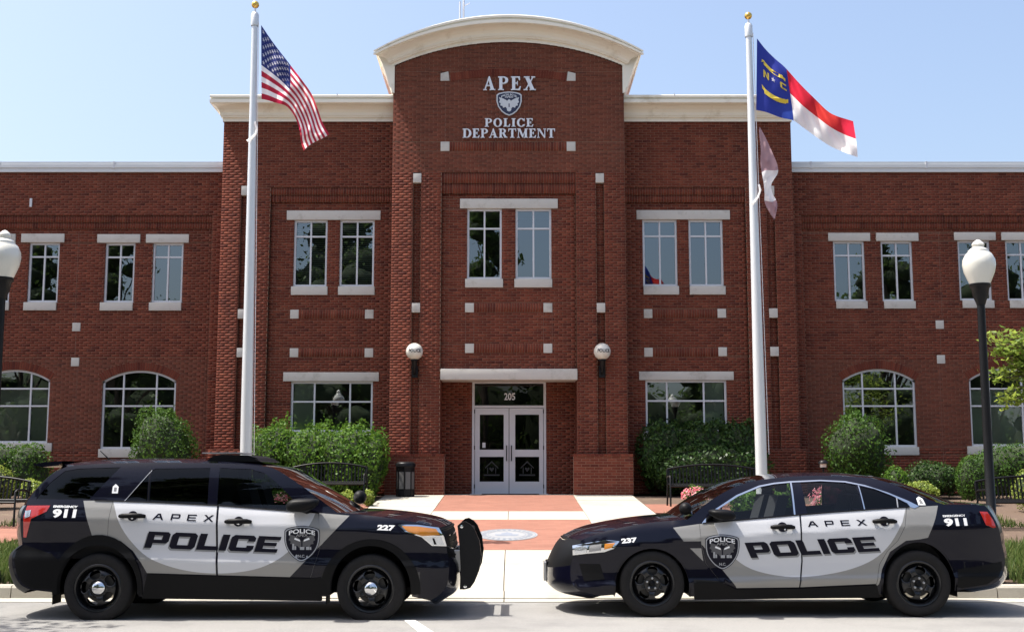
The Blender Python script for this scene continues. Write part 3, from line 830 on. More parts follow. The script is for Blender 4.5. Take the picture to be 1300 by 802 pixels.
for txt, yy, ww, hh in (('POLICE', .37, .62, .09), ('APEX', .265, .34, .07)):
    v, f = text_tris(txt, bold=.03)
    o = MB().add([(p[0], YT-.0495, p[1]) for p in shp([((a-.5)*ww, yy+(b-.5)*hh-(.10*(2*a-1)**2 if txt == 'POLICE' else 0)) for a, b in v])], f).build('lettering', M['silver'], sg)
    o.matrix_parent_inverse = Matrix.Translation(-sg.location)

# vertical control joints raked into the brickwork
M['caulk'] = pbr('joint_sealant', (.17, .085, .06), .9, var=.15)
for px, y0, y1, Y in ((565.2, 103, 180, YT), (724.8, 103, 180, YT), (591, 396.5, 436, YP), (601.5, 396.5, 436, YP), (690, 396.5, 436, YP), (701, 396.5, 436, YP),
                      (97.5, 295, 409, YWP), (96, 421, 453, YWP), (95, 465, 600, YWP), (1193.6, 295, 406, YWP), (1194, 418, 450, YWP), (1195.5, 462, 600, YWP)):
    x = X(px, (y0+y1)/2, Y)
    part(MB().box(x-.006, x+.006, Y-.003, Y+.02, Zt(y1, Y), Zt(y0, Y)), 'control_joint', 'caulk')
# weep tubes and a vent by the left parapet
for px, py in ((39.5, 257.5),):
    r = cpx(px, py, 3, 11, YW); part(MB().bbox(r[0], r[1], YW-.03, YW+.02, r[2], r[3], .006), 'wall_vent', 'alu')
# ================================================================== GROUND
YK0, YK1 = 15.30, 15.47                               # kerb front and back
SLOPE = (ZG-0.15)/(YB-YK1)
def gz(Y): return 0.15+SLOPE*(min(max(Y, YK1), YB)-YK1) if Y >= YK1 else 0.0
def gy(py):                                           # depth where a photo row meets the sloping forecourt
    k = math.tan(PITCH+math.atan((CY-py)/F))
    return (CAMZ-0.15+YK1*SLOPE)/(SLOPE-k)
def gxy(px, py):
    Y = gy(py); return at(px, py, Y)[0], Y, gz(Y)

def sheet(name, x0, x1, y0, y1, z, mat, kind='structure'):
    o = MB().add([(x0, y0, z), (x1, y0, z), (x1, y1, z), (x0, y1, z)], [(0, 1, 2, 3)]).build(name, mat)
    return tag(o, kind=kind)
sheet('ground', -900, 900, -900, 900, -0.06, M['soil'])
sheet('road', -160, 160, -9, 14.8, 0.0, M['asphalt'])
sheet('car_park', -160, 160, -60, -14, -0.02, M['asphalt'])
# forecourt bed: one sloping sheet of mulch under paving and planting
bed = MB()
ys = [YK1-0.02, YK1+0.6, YB, 60]
zs = [0.03, 0.13, ZG-0.04, ZG-0.04]
bed.add([(sx, y, z) for y, z in zip(ys, zs) for sx in (-60, 60)], [(0, 1, 3, 2), (2, 3, 5, 4), (4, 5, 7, 6)])
tag(bed.build('planting_bed', M['mulch']), kind='structure')

def slab(name, x0, x1, y0, y1, mat, parent, gap=0.006, dz=0.0, th=0.10, z0=None, z1=None, b=True):
    x0 += gap; x1 -= gap; y0 += gap; y1 -= gap
    za = gz(y0)+dz if z0 is None else z0; zb = gz(y1)+dz if z1 is None else z1
    j = random.uniform(-.002, .002)
    vs = [(x0,y0,za-th),(x1,y0,za-th),(x1,y1,zb-th),(x0,y1,zb-th),(x0,y0,za+j),(x1,y0,za+j),(x1,y1,zb+j),(x0,y1,zb+j)]
    mb = MB().add(vs, [(0,3,2,1),(4,5,6,7),(0,1,5,4),(1,2,6,5),(2,3,7,6),(3,0,4,7)])
    return mb.build(name, mat, parent)

def paver_mat():
    m, N, L, b = nodes('clay_pavers')
    tc = N.new('ShaderNodeTexCoord')
    br = N.new('ShaderNodeTexBrick'); br.inputs['Scale'].default_value = 1.0
    br.inputs['Brick Width'].default_value = 0.2; br.inputs['Row Height'].default_value = 0.1; br.inputs['Mortar Size'].default_value = 0.004
    br.inputs['Color1'].default_value = (0.245, 0.104, 0.070, 1); br.inputs['Color2'].default_value = (0.205, 0.082, 0.054, 1); br.inputs['Mortar'].default_value = (0.22, 0.11, 0.075, 1)
    L.new(tc.outputs['Object'], br.inputs['Vector'])
    nz = N.new('ShaderNodeTexNoise'); nz.inputs['Scale'].default_value = 1.5; nz.inputs['Detail'].default_value = 8
    L.new(tc.outputs['Object'], nz.inputs['Vector'])
    mp = N.new('ShaderNodeMapRange'); mp.inputs[3].default_value = 0.8; mp.inputs[4].default_value = 1.22
    L.new(nz.outputs['Fac'], mp.inputs[0])
    mu = N.new('ShaderNodeMix'); mu.data_type = 'RGBA'; mu.blend_type = 'MULTIPLY'; mu.inputs[0].default_value = 1
    L.new(br.outputs[0], mu.inputs[6]); L.new(mp.outputs[0], mu.inputs[7])
    L.new(mu.outputs[2], b.inputs['Base Color']); b.inputs['Roughness'].default_value = 0.9
    bp = N.new('ShaderNodeBump'); bp.inputs['Strength'].default_value = 0.4; bp.inputs['Distance'].default_value = 0.005
    L.new(br.outputs['Fac'], bp.inputs['Height']); bp.invert = True; L.new(bp.outputs[0], b.inputs['Normal'])
    return m
M['paver'] = paver_mat()
plaza = tag(empty('entrance_walk', (0, 0, 0)), kind='structure')
y629, y648, y659, y697 = YB+0.0, gy(648.5), gy(659), gy(697.6)
bxl, bxr = X(563, 630, gy(630)), X(729, 630, gy(630))
cxl, cxr = X(486, 630, gy(630)), X(805, 630, gy(630))
slab('paving_band', bxl, bxr, y648, y629, M['paver'], plaza)
slab('paving_band', bxl, bxr, y697, y659, M['paver'], plaza)
xm_ = (bxl+bxr)/2
for a, b in ((bxl, xm_), (xm_, bxr)): slab('concrete_slab', a, b, y659, y648, M['concrete'], plaza)
for a, b in ((cxl, bxl), (bxr, cxr)):
    n = 7
    for i in range(n):
        ya, yb = y697+(y629-y697)*i/n, y697+(y629-y697)*(i+1)/n
        slab('concrete_slab', a, b, ya, yb, M['concrete'], plaza)
xs = [X(640, 730, gy(730))+k*1.83 for k in range(-3, 4)]
for a, b in zip(xs, xs[1:]):
    slab('concrete_slab', a, b, YK1+0.6, y697, M['concrete'], plaza)
    slab('concrete_slab', a, b, YK1, YK1+0.6, M['concrete'], plaza, z0=0.07, z1=gz(YK1+0.6))
slab('recess_floor', PL, PR, YB, YD+0.1, M['concrete'], plaza, dz=-0.004)
# brick path crossing to the benches, and the pavement glimpsed at the far left
for x0, x1 in ((cxr+0.02, 9.5), (-9.5, cxl-0.02)):
    slab('paving_band', x0, x1, gy(650), gy(639), M['paver'], plaza, dz=-0.01)
slab('paving_band', -12, X(34, 680, gy(680)), gy(694), gy(666), M['paver'], plaza, dz=-0.005)
# seal set into the paving
med = empty('paving_seal', gxy(643.5, 678.4), 'pale oval town seal set into the red paved walk', 'seal')
rx = 38.5/F*gy(678.4); ry = (gy(671)-gy(685.8))/2
def ell(k, n=48): return [(rx*k*math.cos(t), ry*k*math.sin(t)) for t in np.linspace(0, 2*PI, n, endpoint=False)]
M['seal_l'] = pbr('seal_pale', (.24, .245, .255), .8, var=.08); M['seal_d'] = pbr('seal_grey', (.17, .19, .23), .8, var=.1)
mb = MB(); p = ell(1.0); mb.add([(a, b, .006+b*SLOPE) for a, b in p], [tuple(range(len(p)))]); mb.build('disc', M['seal_l'], med)
def ering(mb, k0, k1, z):
    a, b = ell(k0), ell(k1); n = len(a)
    mb.add([(x, y, z+y*SLOPE) for x, y in a]+[(x, y, z+y*SLOPE) for x, y in b], [(i, (i+1) % n, n+(i+1) % n, n+i) for i in range(n)])
mb = MB(); ering(mb, .95, .92, .009); ering(mb, .62, .60, .009); mb.build('ring', M['seal_d'], med)
mb = MB()
for i in range(26):
    t = 2*PI*i/26; c_, s_ = math.cos(t), math.sin(t)
    for dt, kk in ((0, .72), (.03, .80)):
        x, y = rx*kk*math.cos(t+dt), ry*kk*math.sin(t+dt)
        mb.add([(x-.025, y-.05, .009+(y-.05)*SLOPE), (x+.012, y-.05, .009+(y-.05)*SLOPE), (x+.025, y+.05, .009+(y+.05)*SLOPE), (x-.01, y+.05, .009+(y+.05)*SLOPE)], [(0, 1, 2, 3)])
mb.add([(rx*a, ry*b, .009+ry*b*SLOPE) for a, b in [(-.38, -.12), (-.3, -.25), (.3, -.25), (.38, -.12), (.38, .02), (.18, .02), (.18, .2), (.05, .3), (0, .42), (-.05, .3), (-.18, .2), (-.18, .02), (-.38, .02)]], [tuple(range(13))])
mb.build('emblem', M['seal_d'], med)
# kerb and gutter, stone by stone
kerb = tag(empty('kerb', (0, 0, 0)), kind='structure')
xk = X(640, 760, 15.3)
for k in range(-7, 7):
    x0, x1 = xk+k*3.05, xk+(k+1)*3.05
    low = -1 <= k <= 0
    hgt = 0.065 if low else 0.15
    g = 0.006
    P_ = [(YK0, -.05), (YK0+.02, hgt-.03), (YK0+.045, hgt), (YK1-.005, hgt+.004), (YK1-.005, -.05)]
    if low: P_ = [(YK0-.10, -.05), (YK0-.10, .012), (YK0-.06, .02), (YK1-.005, .072), (YK1-.005, -.05)]
    mb = MB()
    vs = [(x0+g, y, z) for y, z in P_]+[(x1-g, y, z) for y, z in P_]; n = len(P_)
    mb.add(vs, [tuple(range(n))[::-1], tuple(range(n, 2*n))]+[(i, i+n, (i+1) % n+n, (i+1) % n)[::-1] for i in range(n)])
    mb.build('kerb_stone', M['concrete'], kerb)
    slab('gutter_slab', x0, x1, 14.78, YK0+.01, M['concrete'], kerb, z0=.006, z1=-.012+.012, th=.06)
# worn paint on the road
def stripe(name, pts, label):
    mb = MB(); q = []
    for px, py in pts:
        k = math.tan(PITCH+math.atan((CY-py)/F)); Y = -CAMZ/k; q.append((at(px, py, Y)[0], Y, .004))
    mb.add(q, [tuple(range(len(q)))])
    return tag(mb.build(name, M['linepaint']), kind='structure')
stripe('parking_line', [(513, 787), (527, 787), (556, 806), (536, 806)], '')
# ================================================================== CARS
M['paint_black'] = pbr('gloss_black_paint', (0.0022, 0.0023, 0.0082), 0.35, coat=1.0, var=0.05, coat_rough=0.012, spec=0.08, coat_ior=1.33)
M['paint_white'] = pbr('gloss_white_paint', (0.53, 0.535, 0.55), 0.35, coat=0.6, var=0.01, coat_rough=0.03)
M['vinyl_tan'] = pbr('silver_grey_vinyl', (0.262, 0.255, 0.238), 0.42, metal=0.25, coat=0.3, var=0.03)
M['vinyl_black'] = pbr('black_vinyl', (0.005, 0.005, 0.012), 0.4, spec=0.15, var=0.1)
M['vinyl_grey'] = pbr('grey_vinyl', (0.22, 0.22, 0.22), 0.4, var=0.05)
M['vinyl_dim'] = pbr('dim_grey_vinyl', (0.075, 0.075, 0.08), 0.45, var=0.05)
M['vinyl_white'] = pbr('white_vinyl', (0.8, 0.8, 0.8), 0.4, var=0.03)
M['vinyl_silver'] = pbr('silver_vinyl', (0.33, 0.34, 0.36), 0.4, metal=0.3, var=0.05)
M['plastic'] = pbr('black_plastic', (0.004, 0.004, 0.0045), 0.5, var=0.2, scale=30, spec=0.14)
M['rubber'] = pbr('tyre_rubber', (0.016, 0.015, 0.0145), 0.8, spec=0.2, var=0.4, scale=25, bump=0.2, bscale=80)
M['steel_black'] = pbr('black_steel_wheel', (0.007, 0.007, 0.008), 0.25, spec=0.5, var=0.1)
M['chrome'] = pbr('chrome', (0.72, 0.73, 0.74), 0.08, metal=1.0, var=0.02)
M['brake'] = pbr('brake_steel', (0.05, 0.048, 0.046), 0.5, metal=0.6, var=0.15)
M['tint'] = glass('privacy_glass', (0.02, 0.02, 0.025), 1.36)
M['clear'] = glass('car_glass', (0.70, 0.74, 0.75), 1.42)
M['mid'] = glass('car_glass_green', (0.30, 0.33, 0.34), 1.38)
M['seat'] = pbr('seat_cloth', (0.02, 0.02, 0.022), 0.9, var=0.2)
M['red'] = pbr('red_lens', (0.42, 0.018, 0.012), 0.1, coat=1.0, var=0.15, scale=30)
M['amber'] = pbr('amber_lens', (0.55, 0.21, 0.03), 0.12, coat=1.0, var=0.1, scale=30)
M['lamp'] = pbr('headlamp_reflector', (0.62, 0.64, 0.66), 0.12, metal=0.75, var=0.2, scale=25)
M['plate'] = pbr('bare_metal', (0.5, 0.5, 0.5), 0.35, metal=0.7)

def pchip(pts, smooth=0.0):
    xs = np.array([p[0] for p in pts]); ys = np.array([p[1] for p in pts])
    g = np.linspace(xs[0]-.2, xs[-1]+.2, 700); v = np.interp(g, xs, ys)
    if smooth > 0:
        k = max(1, int(smooth/(g[1]-g[0]))); ker = np.hanning(2*k+1); ker /= ker.sum()
        v = np.convolve(np.pad(v, k, mode='edge'), ker, 'valid')
    return lambda x: np.interp(x, g, v)

def inpoly(P, poly):
    P = np.asarray(P); x, y = P[:, 0], P[:, 1]; c = np.zeros(len(P), bool)
    n = len(poly)
    for i in range(n):
        x0, y0 = poly[i]; x1, y1 = poly[(i+1) % n]
        if y0 == y1: continue
        m = (y0 > y) != (y1 > y)
        c ^= m & (x < (x1-x0)*(y-y0)/(y1-y0)+x0)
    return c

def densify(ring, d):
    out = []
    n = len(ring)
    for i in range(n):
        a, b = ring[i], ring[(i+1) % n]
        L_ = math.hypot(b[0]-a[0], b[1]-a[1]); k = max(1, int(math.ceil(L_/d)))
        for t in range(k): out.append((a[0]+(b[0]-a[0])*t/k, a[1]+(b[1]-a[1])*t/k))
    return out

def smooth_curve(pts, n):
    """Catmull-Rom through pts, resampled to n points by arc length"""
    P = [Vector((*p, 0)) for p in pts]; P = [2*P[0]-P[1]]+P+[2*P[-1]-P[-2]]
    o = []
    for i in range(1, len(P)-2):
        for t in np.linspace(0, 1, 14, endpoint=False):
            a, b, c, d = P[i-1:i+3]
            o.append(.5*((2*b)+(c-a)*t+(2*a-5*b+4*c-d)*t*t+(3*b-a-3*c+d)*t**3))
    o.append(P[-2])
    A = np.array([(p.x, p.y) for p in o]); s = np.r_[0, np.cumsum(np.hypot(*np.diff(A, axis=0).T))]
    q = np.linspace(0, s[-1], n)
    return list(zip(np.interp(q, s, A[:, 0]), np.interp(q, s, A[:, 1])))

def inset(poly, d):
    n = len(poly); a = sum(poly[i][0]*poly[(i+1) % n][1]-poly[(i+1) % n][0]*poly[i][1] for i in range(n))
    sg_ = 1 if a > 0 else -1; out = []
    for i in range(n):
        p, q, r = Vector(poly[i-1]), Vector(poly[i]), Vector(poly[(i+1) % n])
        e1, e2 = (q-p).normalized(), (r-q).normalized()
        nn = Vector((-(e1.y+e2.y), e1.x+e2.x))
        if nn.length < 1e-6: nn = Vector((-e1.y, e1.x))
        nn.normalize(); k = max(.5, nn.dot(Vector((-e1.y, e1.x))))
        out.append(tuple(q+nn*(sg_*d/k)))
    return out

class Car:
    def __init__(s, root, Wfn, X0, YS, YC):
        s.root, s.W, s.X0, s.YS, s.YC = root, Wfn, X0, YS, YC
    def p(s, px, py, Y=None):                          # photo pixel -> (along, height) on the car's flank
        x, z = at(px, py, Y or s.YS); return (x-s.X0, z)
    def pp(s, L_, Y=None): return [s.p(a, b, Y) for a, b in L_]
    def nrm(s, S, Z, side):
        e = .006
        ds = (s.W(S+e, Z)-s.W(S-e, Z))/(2*e); dz = (s.W(S, Z+e)-s.W(S, Z-e))/(2*e)
        n = np.stack([-ds, np.ones_like(ds), -dz], 1); n /= np.linalg.norm(n, axis=1)[:, None]
        n[:, 1] *= side
        return n
    def lift(s, name, rings, mats, off=0.0, parent=None, side=-1, regions=(), g=.05, d=.03, rim=.0, smooth=True):
        rings = [densify(r, d) for r in rings]
        V, E = [], []
        for r in list(rings)+[densify(q, d) for q, _ in regions]:
            b = len(V); V += r; E += [(b+i, b+(i+1) % len(r)) for i in range(len(r))]
        R = np.array([p for r in rings for p in r])
        if g:
            gx, gz_ = np.meshgrid(np.arange(R[:, 0].min(), R[:, 0].max(), g), np.arange(R[:, 1].min(), R[:, 1].max(), g*.7))
            G = np.stack([gx.ravel()+.003, gz_.ravel()+.002], 1)
            m = np.zeros(len(G), bool)
            for r in rings: m ^= inpoly(G, r)
            G = G[m]
            if len(G):
                keep = np.ones(len(G), bool)
                for r in rings:
                    ra = np.array(r)
                    dd = np.min(np.hypot(G[:, None, 0]-ra[None, :, 0], G[:, None, 1]-ra[None, :, 1]), axis=1); keep &= dd > g*.35
                V = V+[tuple(p) for p in G[keep]]
        vo, eo, fo, *_ = delaunay_2d_cdt([Vector(p) for p in V], E, [], 0, 1e-6)
        P = np.array([(v.x, v.y) for v in vo]); T = np.array(fo)
        C_ = P[T].mean(1); m = np.zeros(len(C_), bool)
        for r in rings: m ^= inpoly(C_, r)
        T = T[m]; C_ = C_[m]
        a, b, c = P[T[:, 0]], P[T[:, 1]], P[T[:, 2]]
        cr = (b[:, 0]-a[:, 0])*(c[:, 1]-a[:, 1])-(b[:, 1]-a[:, 1])*(c[:, 0]-a[:, 0])
        ok = np.abs(cr) > 1e-9; T, C_, cr = T[ok], C_[ok], cr[ok]
        flip = cr < 0 if side < 0 else cr > 0
        T[flip] = T[flip][:, ::-1]
        mi = np.zeros(len(T), int)
        for q, k in regions: mi[inpoly(C_, q)] = k
        Y = side*(s.W(P[:, 0], P[:, 1])+off)
        VV = np.stack([P[:, 0], Y, P[:, 1]], 1); NN = s.nrm(P[:, 0], P[:, 1], side)
        F_ = [tuple(t) for t in T.tolist()]; MI = mi.tolist(); VV = VV.tolist(); NN = NN.tolist()
        if rim:
            ed = {}
            for t in T.tolist():
                for i in range(3):
                    k = (t[i], t[(i+1) % 3]); ed[k] = ed.get(k, 0)+1
            bd = [k for k in ed if (k[1], k[0]) not in ed]
            mp = {}
            for p_, q_ in bd:
                for v in (p_, q_):
                    if v not in mp:
                        mp[v] = len(VV); x, y, z = VV[v]
                        VV.append([x, y-side*rim, z]); NN.append(NN[v])
                a1, a2, b1, b2 = p_, mp[p_], q_, mp[q_]
                F_.append((b1, a1, a2, b2)); MI.append(0)
        used = sorted({i for f in F_ for i in f}); rm = {o: i for i, o in enumerate(used)}
        VV = [VV[i] for i in used]; NN = [NN[i] for i in used]; F_ = [tuple(rm[i] for i in f) for f in F_]
        me = bpy.data.meshes.new(name); me.from_pydata(VV, [], F_)
        if not isinstance(mats, (list, tuple)): mats = [mats]
        for m_ in mats: me.materials.append(M[m_])
        me.polygons.foreach_set('material_index', MI); me.update()
        if smooth:
            me.polygons.foreach_set('use_smooth', [i < len(T) for i in range(len(F_))])
            me.normals_split_custom_set_from_vertices(NN)
        return link(bpy.data.objects.new(name, me), parent or s.root)
    def patch(s, name, E, C, mat, parent=None, n=18, m=25, ex=2.4, u0=-1, u1=1, off=0.0, lo=0, hi=1):
        E = smooth_curve([s.p(a, b, s.YS+(s.ye(b) if hasattr(s, 'ye') else .1)) for a, b in E], n)
        C = smooth_curve([s.p(a, b, s.YC) for a, b in C], n)
        rows = []
        for (se, ze), (sc, zc) in zip(E, C):
            w = float(s.W(np.array([se]), np.array([ze]))[0])
            row = []
            for u in np.linspace(u0, u1, m):
                k = 1-abs(u)**ex
                row.append((se+(sc-se)*k, u*w, ze+(zc-ze)*k+off))
            rows.append(row)
        mb = MB(); strip(mb, rows)
        return mb.build(name, M[mat] if isinstance(mat, str) else mat, parent or s.root, 180)
    def text(s, name, corners, glyphs, txt, gap, mat, off=.002, parent=None, sc=None):
        """glyph rings mapped bilinearly into pixel quad BL, BR, TL, TR"""
        BL_, BR_, TL_, TR_ = [Vector(s.p(*c)) for c in corners]
        tot = sum(glyphs[c][0] for c in txt)+gap*(len(txt)-1); x = 0; objs = []
        for c in txt:
            w, rings = glyphs[c]; rr = []
            for r in rings:
                q = []
                for a, b in r:
                    u = (x+a)/tot; v = b
                    pnt = (BL_*(1-u)+BR_*u)*(1-v)+(TL_*(1-u)+TR_*u)*v; q.append((pnt.x, pnt.y))
                rr.append(q)
            objs.append(s.lift(name, rr, mat, off, parent, g=0, d=.04)); x += w+gap
        return objs
    def btext(s, name, corners, txt, mat, off=.002, bold=.03, parent=None):
        v, f = text_tris(txt, bold=bold)
        BL_, BR_, TL_, TR_ = [Vector(s.p(*c)) for c in corners]
        P = np.array([tuple((BL_*(1-u)+BR_*u)*(1-w)+(TL_*(1-u)+TR_*u)*w) for u, w in v])
        Y = -(s.W(P[:, 0], P[:, 1])+off)
        mb = MB(); mb.add(np.stack([P[:, 0], Y, P[:, 1]], 1).tolist(), f)
        return mb.build(name, M[mat], parent or s.root)

GB = {
 'P': (1.15, [[(0, 0), (0, 1), (1.02, 1), (1.15, .87), (1.15, .43), (1.02, .30), (.37, .30), (.37, 0)], [(.37, .52), (.37, .78), (.79, .78), (.79, .52)]]),
 'O': (1.3, [[(.15, 0), (0, .15), (0, .85), (.15, 1), (1.15, 1), (1.3, .85), (1.3, .15), (1.15, 0)], [(.37, .24), (.93, .24), (.93, .76), (.37, .76)]]),
 'L': (1.05, [[(0, 0), (0, 1), (.37, 1), (.37, .25), (1.05, .25), (1.05, 0)]]),
 'I': (.37, [[(0, 0), (0, 1), (.37, 1), (.37, 0)]]),
 'C': (1.25, [[(.15, 0), (0, .15), (0, .85), (.15, 1), (1.1, 1), (1.25, .85), (1.25, .63), (.88, .63), (.88, .76), (.37, .76), (.37, .24), (.88, .24), (.88, .37), (1.25, .37), (1.25, .15), (1.1, 0)]]),
 'E': (1.15, [[(0, 0), (0, 1), (1.15, 1), (1.15, .78), (.37, .78), (.37, .61), (1.02, .61), (1.02, .40), (.37, .40), (.37, .22), (1.15, .22), (1.15, 0)]]),
}
GW = {
 'A': (1.9, [[(0, 0), (.7, 1), (1.2, 1), (1.9, 0), (1.55, 0), (1.36, .28), (.54, .28), (.35, 0)], [(.70, .48), (1.2, .48), (.95, .82)]]),
 'P': (1.6, [[(0, 0), (0, 1), (1.45, 1), (1.6, .86), (1.6, .44), (1.45, .30), (.30, .30), (.30, 0)], [(.30, .50), (.30, .80), (1.30, .80), (1.30, .50)]]),
 'E': (1.6, [[(0, 0), (0, 1), (1.6, 1), (1.6, .82), (.30, .82), (.30, .59), (1.5, .59), (1.5, .41), (.30, .41), (.30, .18), (1.6, .18), (1.6, 0)]]),
 'X': (1.8, [[(0, 0), (.68, .52), (.05, 1), (.45, 1), (.9, .66), (1.35, 1), (1.75, 1), (1.12, .52), (1.8, 0), (1.4, 0), (.9, .37), (.4, 0)]]),
}

def wheel(car, hub, r, yo, cap, side=-1, wname='wheel'):
    """steel police wheel; hub=(s,z), yo = lateral position of the outer tyre wall"""
    w = bpy.data.objects.new(wname, None); w.location = (hub[0], side*(yo-.12), hub[1]); link(w, car.root)
    w.rotation_euler = (0, random.uniform(0, 6), 0) if side < 0 else (0, random.uniform(0, 6), PI)
    if side > 0: w.rotation_euler = (0, 0, PI)
    rr = r*.66
    t = MB().lathe([(rr, .0), (rr+.01, -.105), (rr+.03, -.118), (r*.86, -.122), (r*.95, -.112), (r*.985, -.095), (r, -.06), (r, .06), (r*.98, .1), (r*.86, .12), (rr+.01, .11), (rr, 0)], n=56, axis='y')
    t.build('tyre', M['rubber'], w, 40)
    rim = MB().lathe([(rr+.014, -.106), (rr+.004, -.112), (rr-.012, -.108), (rr-.02, -.09), (rr-.03, -.03), (rr-.035, .09)], n=56, axis='y')
    rim.lathe([(rr-.028, -.045), (rr-.045, -.062), (rr-.055, -.060)], n=56, axis='y')
    rim.build('rim', M['steel_black'], w, 40)
    # disc: hub plate, then spokes between five oval openings
    d = MB(); ri = r*.25; ro = rr-.05; n = 5
    d.lathe([(.001, -.075), (.05, -.078), (ri, -.082), (ri+.01, -.078)], n=40, axis='y')
    for k in range(n):
        a0 = 2*PI*k/n
        rows = []
        for j in range(9):
            f = j/8; rad = ri+(ro-ri)*f
            half = (PI/n)*(.36+.50*abs(2*f-1)**2.6)
            rows.append([(rad*math.cos(a0+half*q), -.080+.020*math.sin(PI*f)*-1+.018*f, rad*math.sin(a0+half*q)) for q in np.linspace(-1, 1, 7)])
        strip(d, rows)
    o = d.build('wheel_disc', M['steel_black'], w, 60)
    sm = o.modifiers.new('thick', 'SOLIDIFY'); sm.thickness = .008
    MB().lathe([(.001, -.02), (r*.42, -.02), (r*.42, .0)], n=40, axis='y').build('brake_disc', M['brake'], w, 40)
    if cap:
        MB().lathe([(.001, -.118), (.03, -.116), (.055, -.108), (.074, -.092), (.080, -.078)], n=32, axis='y').build('hub_cap', M['chrome'], w, 60)
    else:
        MB().lathe([(.001, -.098), (.022, -.096), (.03, -.088), (.032, -.078)], n=24, axis='y').build('centre_cap', M['plastic'], w, 60)
        for k in range(5):
            a = 2*PI*(k+.5)/5
            MB().lathe([(.001, -.103), (.010, -.101), (.013, -.08)], (.057*math.cos(a), 0, .057*math.sin(a)), 10, 'y').build('lug_nut', M['plate'], w, 60)
    return w

def handle(car, c, wpx, door, sgn):
    s0, z0 = car.p(*c); L_ = wpx/121.0/2
    w = float(car.W(np.array([s0]), np.array([z0]))[0])
    mb = MB()
    pts = [(s0-L_, -(w+.008), z0+.002*sgn), (s0-L_*.7, -(w+.038), z0+.006), (s0, -(w+.046), z0+.008), (s0+L_*.7, -(w+.038), z0+.006), (s0+L_, -(w+.008), z0)]
    mb.tube(pts, [.018, .026, .028, .026, .018], 12)
    h = mb.build('handle', M['plastic'], door, 60)
    cup = [(s0+.055*math.cos(t)-.0, z0+.052*math.sin(t)+.004) for t in np.linspace(0, 2*PI, 20, endpoint=False)]
    car.lift('handle_cup', [cup], 'vinyl_black', .003, door, g=0)
    ky = (s0+.012, -(w+.058), z0-.018)
    MB().lathe([(.001, -.006), (.010, -.004), (.012, .012)], ky, 12, 'y').build('lock', M['chrome'], door, 60)
    return h

def shield_badge(car, box, parent):
    x0, y0, x1, y1 = box
    (a0, b1), (a1, b0) = car.p(x0, y0), car.p(x1, y1)
    mp = lambda poly, k=1.0: [((a0+a1)/2+a*(a1-a0)*k, (b0+b1)/2+b*(b1-b0)*k) for a, b in poly]
    sm = smooth_curve(SHIELD+[SHIELD[0]], 60)[:-1]
    lv = .003
    for nm, k, m_ in (('shield_rim', 1.0, 'vinyl_black'), ('shield_ring', .965, 'vinyl_silver'), ('shield_field', .90, 'vinyl_black')):
        car.lift(nm, [mp(sm, k)], m_, lv, parent, g=.06); lv += .0012
    for sx in (1, -1):
        car.lift('eagle_wing', [mp([(sx*a*.95, b*.8+.06) for a, b in WING])], 'vinyl_dim', lv, parent, g=0)
    car.lift('eagle_eye', [mp([(.05, .06), (.22, .12), (.20, .17), (.06, .11)])], 'vinyl_white', lv+.001, parent, g=0)
    car.lift('eagle_eye', [mp([(-.05, .06), (-.22, .12), (-.20, .17), (-.06, .11)])], 'vinyl_white', lv+.001, parent, g=0)
    for bx, bw, bh in ((-.27, .05, .17), (-.21, .05, .10), (-.05, .12, .08), (.12, .09, .09), (.22, .05, .08)):
        car.lift('skyline', [mp([(bx, -.17), (bx+bw, -.17), (bx+bw, -.17+bh), (bx, -.17+bh)])], 'vinyl_silver', lv+.001, parent, g=0)
    def line(txt, cy, w, h, arc, mat):
        v, f = text_tris(txt, bold=.025)
        P = np.array(mp([((u-.5)*w, cy+(q-.5)*h-arc*(2*u-1)**2) for u, q in v]))
        Y = -(car.W(P[:, 0], P[:, 1])+lv+.001)
        MB().add(np.stack([P[:, 0], Y, P[:, 1]], 1).tolist(), f).build('lettering', M[mat], parent)
    line('POLICE', .355, .74, .125, .06, 'vinyl_white'); line('APEX', .235, .34, .08, 0, 'vinyl_grey'); line('N.C.', -.345, .20, .08, 0, 'vinyl_silver')

def seats(car, xs, zc, w=.5, lat=(.38, -.38), mirror=1):
    for x in xs:
        for ly in lat:
            mb = MB()
            mb.bbox(x-.25, x+.25, ly-w/2, ly+w/2, zc-.40, zc-.24, .05)
            s_ = MB()
            mb.prism([(x-mirror*.22, zc-.3), (x-mirror*.08, zc-.3), (x-mirror*.26, zc+.30), (x-mirror*.38, zc+.30)], ly-w/2+.02, ly+w/2-.02)
            mb.build('seat', M['seat'], car.root, 40)
            MB().bbox(x-mirror*.34-.05, x-mirror*.34+.05, ly-.13, ly+.13, zc+.34, zc+.52, .04).build('headrest', M['seat'], car.root, 40)

def arch_pts(c, hw_, hh, n=22, a0=0, a1=PI):
    return [(c[0]+hw_*math.cos(t), c[1]+hh*math.sin(t)) for t in np.linspace(a0, a1, n)]

def liner(car, c, hw_, hh, zb, side):
    """dark wheel house behind an arch opening"""
    rows = []
    pts = [(c[0]+hw_+.01, zb)]+arch_pts(c, hw_+.01, hh+.01)+[(c[0]-hw_-.01, zb)]
    for y in (.94, .50): rows.append([(x, side*y, z) for x, z in pts])
    mb = MB(); strip(mb, rows)
    mb.add([(x, side*.50, z) for x, z in pts], [tuple(range(len(pts)))])
    return mb.build('wheel_house', M['plastic'], car.root)

